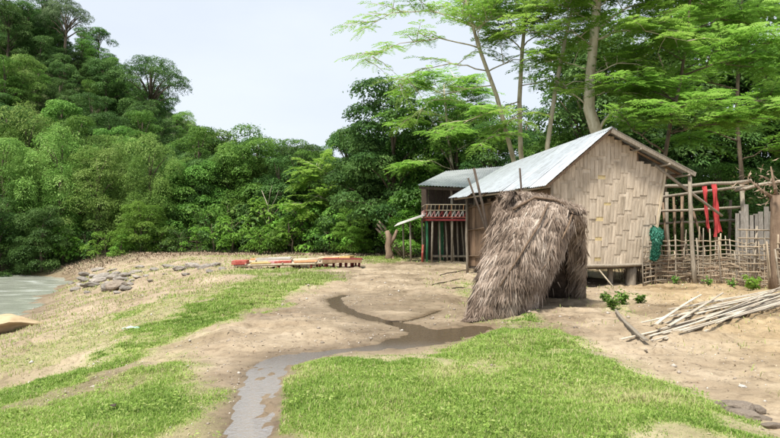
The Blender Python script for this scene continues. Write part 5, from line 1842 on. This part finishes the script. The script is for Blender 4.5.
for k, (px, py, h_, lb) in enumerate(((612, 311, .34, 'leafy weed with the largest leaves on the bare yard beside the thatch'), (622, 306, .28, 'low leafy weed behind the largest weed beside the thatch'),
                                      (604, 303, .22, 'small leafy weed closest to the thatch opening'), (640, 305, .2, 'small leafy weed on the yard below the hut stilt'))):
    x, y = G(px, py)
    leafy_plant('leafy_weed', x, y, h_, 16, 'leaf_mid', lb, .09, 'weeds on the yard')
x, y = G(752, 293)
leafy_plant('yellow_plant', x, y, .42, 14, 'leaf_feather', 'yellow-green young plant at the foot of the fence gate', .13)
for k, (px, py) in enumerate(((672, 286), (705, 287), (728, 288))):
    x, y = G(px, py)
    leafy_plant('fence_weed', x, y - .15, .25, 9, 'leaf_mid', 'small green weed at the foot of the bamboo fence', .08, 'weeds under the fence')
x, y = G(44, 310)

# sticks on the mud flat
for k, (a, b2, r_) in enumerate((((402, 322), (436, 311), .018), ((372, 318), (404, 321), .014), ((432, 286), (462, 280), .02), ((452, 291), (470, 287), .016), ((440, 276), (470, 272), .022), ((300, 286), (318, 283), .015))):
    p, q = G(*a), G(*b2)
    o = MB().tube(wob((p[0], p[1], gz1(*p) + .02), (q[0], q[1], gz1(*q) + .02), 5, .02), [r_, r_, r_ * .9, r_ * .7, r_ * .4], 6).build('fallen_stick', M['wood_dark'], None, True)
    tag(o, ['thin dark branch lying beside the brown pool', 'short dark branch lying in the bend of the stream', 'dark stick on the mud left of the thatch', 'short dark stick close to the thatch base',
            'dark branch on the mud before the stilt house', 'small dark stick on the track by the rafts'][k], 'stick')

# ------------------------------------------------------------------ grass, litter, gravel, dry brush
def blades(name, P, h, wd, lean, var, mat, label, az=None):
    rg = np.random.default_rng(len(P))
    n = len(P)
    a = rg.uniform(0, 6.283, n)
    dx = np.stack([np.cos(a), np.sin(a), np.zeros(n)], 1)
    sx_ = np.stack([-np.sin(a), np.cos(a), np.zeros(n)], 1)
    up = np.array([0, 0, 1.])
    h = h[:, None]; wd = wd[:, None]; ln = lean[:, None]
    m = P + up * h * .55 + dx * h * ln * .35
    t = P + up * h * (1 - .35 * ln) + dx * h * ln
    V = np.stack([P - sx_ * wd * .5, P + sx_ * wd * .5, m + sx_ * wd * .42, m - sx_ * wd * .42, t], 1).reshape(-1, 3)
    i0 = np.arange(n) * 5
    Fq = np.stack([i0, i0 + 1, i0 + 2, i0 + 3], 1)
    Ft = np.stack([i0 + 3, i0 + 2, i0 + 4], 1)
    me = bpy.data.meshes.new(name)
    me.vertices.add(5 * n); me.vertices.foreach_set('co', V.astype(np.float32).ravel())
    me.loops.add(7 * n)
    me.loops.foreach_set('vertex_index', np.concatenate([Fq.ravel(), Ft.ravel()]).astype(np.int32))
    me.polygons.add(2 * n)
    me.polygons.foreach_set('loop_start', np.concatenate([np.arange(n) * 4, 4 * n + np.arange(n) * 3]).astype(np.int32))
    at_ = me.attributes.new('var', 'FLOAT', 'POINT'); at_.data.foreach_set('value', np.repeat(var, 5).astype(np.float32))
    me.update(calc_edges=True)
    o = link(name, me, mat)
    tag(o, label, 'grass', kind='stuff')
    return o


rgn = np.random.default_rng(123)


def scatter(ulo, uhi, ylo, yhi, dens0, fall, maskf):
    """random ground points, thinner with distance"""
    n = int(dens0 * 4.5 ** fall * (uhi - ulo) * (yhi ** (2 - fall) - ylo ** (2 - fall)) / (2 - fall))
    q = rgn.random(n)
    y = (ylo ** (2 - fall) + q * (yhi ** (2 - fall) - ylo ** (2 - fall))) ** (1 / (2 - fall))
    u = rgn.uniform(ulo, uhi, n)
    x = u * y
    m = maskf(x, y)
    k = rgn.random(n) < m
    return x[k], y[k], m[k]


def gdens(x, y):
    m = grass_mask(x, y)
    return np.clip(m, 0, 1) ** 1.3


for nm, lab, ulo, uhi in (('lawn_grass', 'bright green grass on the near right foreground', -.2, .85), ('meadow_grass', 'patchy green grass on the left meadow beside the track', -.9, -.2)):
    x, y, m = scatter(ulo, uhi, 3.2, 17, 10500, 1.1, gdens)
    n = len(x)
    P = np.stack([x, y, gz(x, y) - .008], 1)
    tuft = fbm(x * 2.2, y * 2.2, 81, 3)
    dry = fbm(x * .9, y * .9, 83, 3)
    h = (.020 + .052 * tuft ** 1.6 + .015 * rgn.random(n)) * (.35 + .65 * m) * (1 + .035 * (y - 5))
    h *= np.where(rgn.random(n) < .04, 1.7, 1)
    wd = (.0050 + .0035 * rgn.random(n)) * (y / 5) ** .75
    var = np.clip(.40 + .16 * rgn.normal(size=n) + (tuft - .5) * .5 + (dry - .45) * 1.1 + np.where(rgn.random(n) < .13, .5, 0) + (.35 if 'meadow' in nm else 0) * (1 - m), 0, 1)
    blades(nm, P, h, wd, rgn.uniform(.2, .95, n), var, M['grass_blade'], lab)
x, y, m = scatter(-.85, .5, 17, 42, 2600, 1.1, gdens)
n = len(x)
blades('far_grass', np.stack([x, y, gz(x, y) - .01], 1), rgn.uniform(.06, .14, n), rgn.uniform(.012, .02, n) * (y / 17), rgn.uniform(.2, .9, n), np.clip(rgn.normal(.45, .2, n), 0, 1), M['grass_far'], 'short green grass far along the bank beside the rafts')


# broad-leaved weeds mixed into the near grass
x, y, m = scatter(-.75, .8, 3.6, 13, 110, 1.0, lambda a, b: gdens(a, b) * sstep(.45, .62, fbm(a * 1.6, b * 1.6, 87, 3)))
n = len(x); rep_ = 6
P = np.repeat(np.stack([x, y, gz(x, y) + .03], 1), rep_, 0)
aa = rgn.uniform(0, 6.283, n * rep_)
T = np.stack([np.cos(aa), np.sin(aa), rgn.uniform(-.1, .6, n * rep_)], 1)
P = P + T * .025 + np.array([0, 0, 1]) * rgn.uniform(0, .045, (n * rep_, 1))
cm = leaves_mesh(P, np.tile([0, 0, 1.], (n * rep_, 1)) + rgn.normal(size=(n * rep_, 3)) * .4, T, rgn.uniform(.018, .042, n * rep_), rgn.uniform(.010, .022, n * rep_), rgn.uniform(.3, .85, n * rep_), 'lawn_weeds')
o = link('lawn_weeds', cm, M['grass_blade']); tag(o, 'small broad-leaved weeds mixed into the foreground grass', 'weeds', kind='stuff')


# thin dry tufts on the left bank and along edges
def dry_mask(x, y):
    z = gz(x, y)
    left = sstep(-3.5, -6.5, x) * (z > WATER_Z + .12) * (.10 + .5 * sstep(.42, .62, fbm(x * .8, y * .8, 91, 3)))
    yardm = .10 * sstep(.5, .66, fbm(x * 1.2, y * 1.2, 93, 3)) * (x > 1) * (stream_depth(x, y) < -.2)
    return np.clip(left + yardm, 0, 1) * (y < 40)


x, y, m = scatter(-.9, .85, 4, 40, 900, 1.0, dry_mask)
n = len(x)
blades('dry_grass', np.stack([x, y, gz(x, y) - .01], 1), rgn.uniform(.03, .10, n) * (1 + .02 * y), rgn.uniform(.006, .010, n) * (y / 6) ** .8, rgn.uniform(.3, 1.1, n), np.clip(rgn.normal(.72, .22, n), 0, 1), M['grass_far'], 'sparse dry grass on the sandy left bank')


# brown flood-flattened brush on the far low bank
def brush_mask(x, y):
    sf = y - np.interp(x, _xf, _yf)
    return sstep(-3.5, -.5, sf) * sstep(4.5, 2.0, sf) * (gz(x, y) > WATER_Z + .15)


n0 = 36000
x = rgn.uniform(-46, 2, n0); y = rgn.uniform(37, 49, n0)
k = rgn.random(n0) < brush_mask(x, y) * sstep(.3, .5, fbm(x * .6, y * .6, 95, 3))
x, y = x[k], y[k]; n = len(x)
blades('dry_brush', np.stack([x, y, gz(x, y) - .02], 1), rgn.uniform(.08, .30, n), rgn.uniform(.03, .06, n), rgn.uniform(.9, 2.6, n), rgn.random(n), M['brush'], 'brown flood-flattened dry brush along the far low bank')['category'] = 'brush'

# dry stalks behind the bamboo fence
n0 = 2600
x = rgn.uniform(7.6, 14.5, n0); y = rgn.uniform(18.9, 21.0, n0)
k = rgn.random(n0) < .25 + .75 * sstep(.4, .6, fbm(x, y, 99, 3)); x, y = x[k], y[k]; n = len(x)
blades('dry_stalks', np.stack([x, y, gz(x, y) - .02], 1), rgn.uniform(.25, 1.1, n), rgn.uniform(.012, .03, n), rgn.uniform(.1, .8, n), rgn.random(n), M['brush'], 'dry brown stalks and weeds standing behind the bamboo fence')['category'] = 'weeds'

# leaf litter and straw on bare ground
def bare(x, y):
    return np.clip(1 - grass_mask(x, y), 0, 1) * (stream_depth(x, y) < -.02) * (.25 + .75 * sstep(.42, .6, fbm(x * .9, y * .9, 97, 3)))


x, y, m = scatter(-.85, .85, 3.6, 26, 60, 1.0, bare)
n = len(x)
P = np.stack([x, y, gz(x, y) + .006], 1)
cm = leaves_mesh(P, np.tile([0, 0, 1.], (n, 1)) + rgn.normal(size=(n, 3)) * .25, rgn.normal(size=(n, 3)) * [1, 1, .05], rgn.uniform(.03, .10, n) * (y / 8) ** .4, rgn.uniform(.006, .02, n) * (y / 8) ** .4, rgn.random(n), 'leaf_litter')
o = link('leaf_litter', cm, M['litter']); tag(o, 'dry leaves, straw and twigs scattered over the bare soil', 'litter', kind='stuff')
# gravel: little faceted stones
x, y, m = scatter(-.85, .85, 3.6, 24, 90, 1.0, lambda a, b: bare(a, b) * .9)
n = len(x)
oct_ = np.array([(1, 0, 0), (0, 1, 0), (-1, 0, 0), (0, -1, 0), (0, 0, .7), (0, 0, -.7)])
of = np.array([(0, 1, 4), (1, 2, 4), (2, 3, 4), (3, 0, 4), (1, 0, 5), (2, 1, 5), (3, 2, 5), (0, 3, 5)])
s = rgn.uniform(.004, .016, n) * (1 + (rgn.random(n) < .05) * 1.5) * (y / 8) ** .5
V = (oct_[None] * s[:, None, None] * rgn.uniform(.6, 1.3, (n, 6, 1)))
an = rgn.uniform(0, 6.28, n)
V = np.stack([V[:, :, 0] * np.cos(an)[:, None] - V[:, :, 1] * np.sin(an)[:, None], V[:, :, 0] * np.sin(an)[:, None] + V[:, :, 1] * np.cos(an)[:, None], V[:, :, 2]], -1)
V = V + np.stack([x, y, gz(x, y) + .2 * s], 1)[:, None, :]
Fg = (of[None] + (np.arange(n) * 6)[:, None, None]).reshape(-1, 3)
o = link('gravel', np_mesh('gravel', V.reshape(-1, 3), Fg, {'var': np.repeat(rgn.random(n), 6)}), M['gravel'])
tag(o, 'fine gravel and crumbs of soil scattered over the mud and yard', 'gravel', kind='stuff')

# ------------------------------------------------------------------ sub-parts under their parts
def regroup(root, part, kinds, newname=None):
    ch = list(root.children)
    p = next(c for c in ch if c.name.split('.')[0] == part)
    if newname: p.name = newname
    for c in ch:
        if c is not p and c.name.split('.')[0] in kinds:
            c.parent = p


regroup(hut, 'wall_backing', ('bamboo_strip', 'cross_strip', 'corner_batten'), 'gable_wall')
regroup(hut, 'ridge_cap', ('roof_sheet', 'barge_board', 'rafter', 'purlin'), 'roof')
regroup(sh, 'rail', ('baluster', 'rail'), 'railing')
regroup(sh, 'eave_beam', ('roof_sheet', 'gable_end'), 'roof')
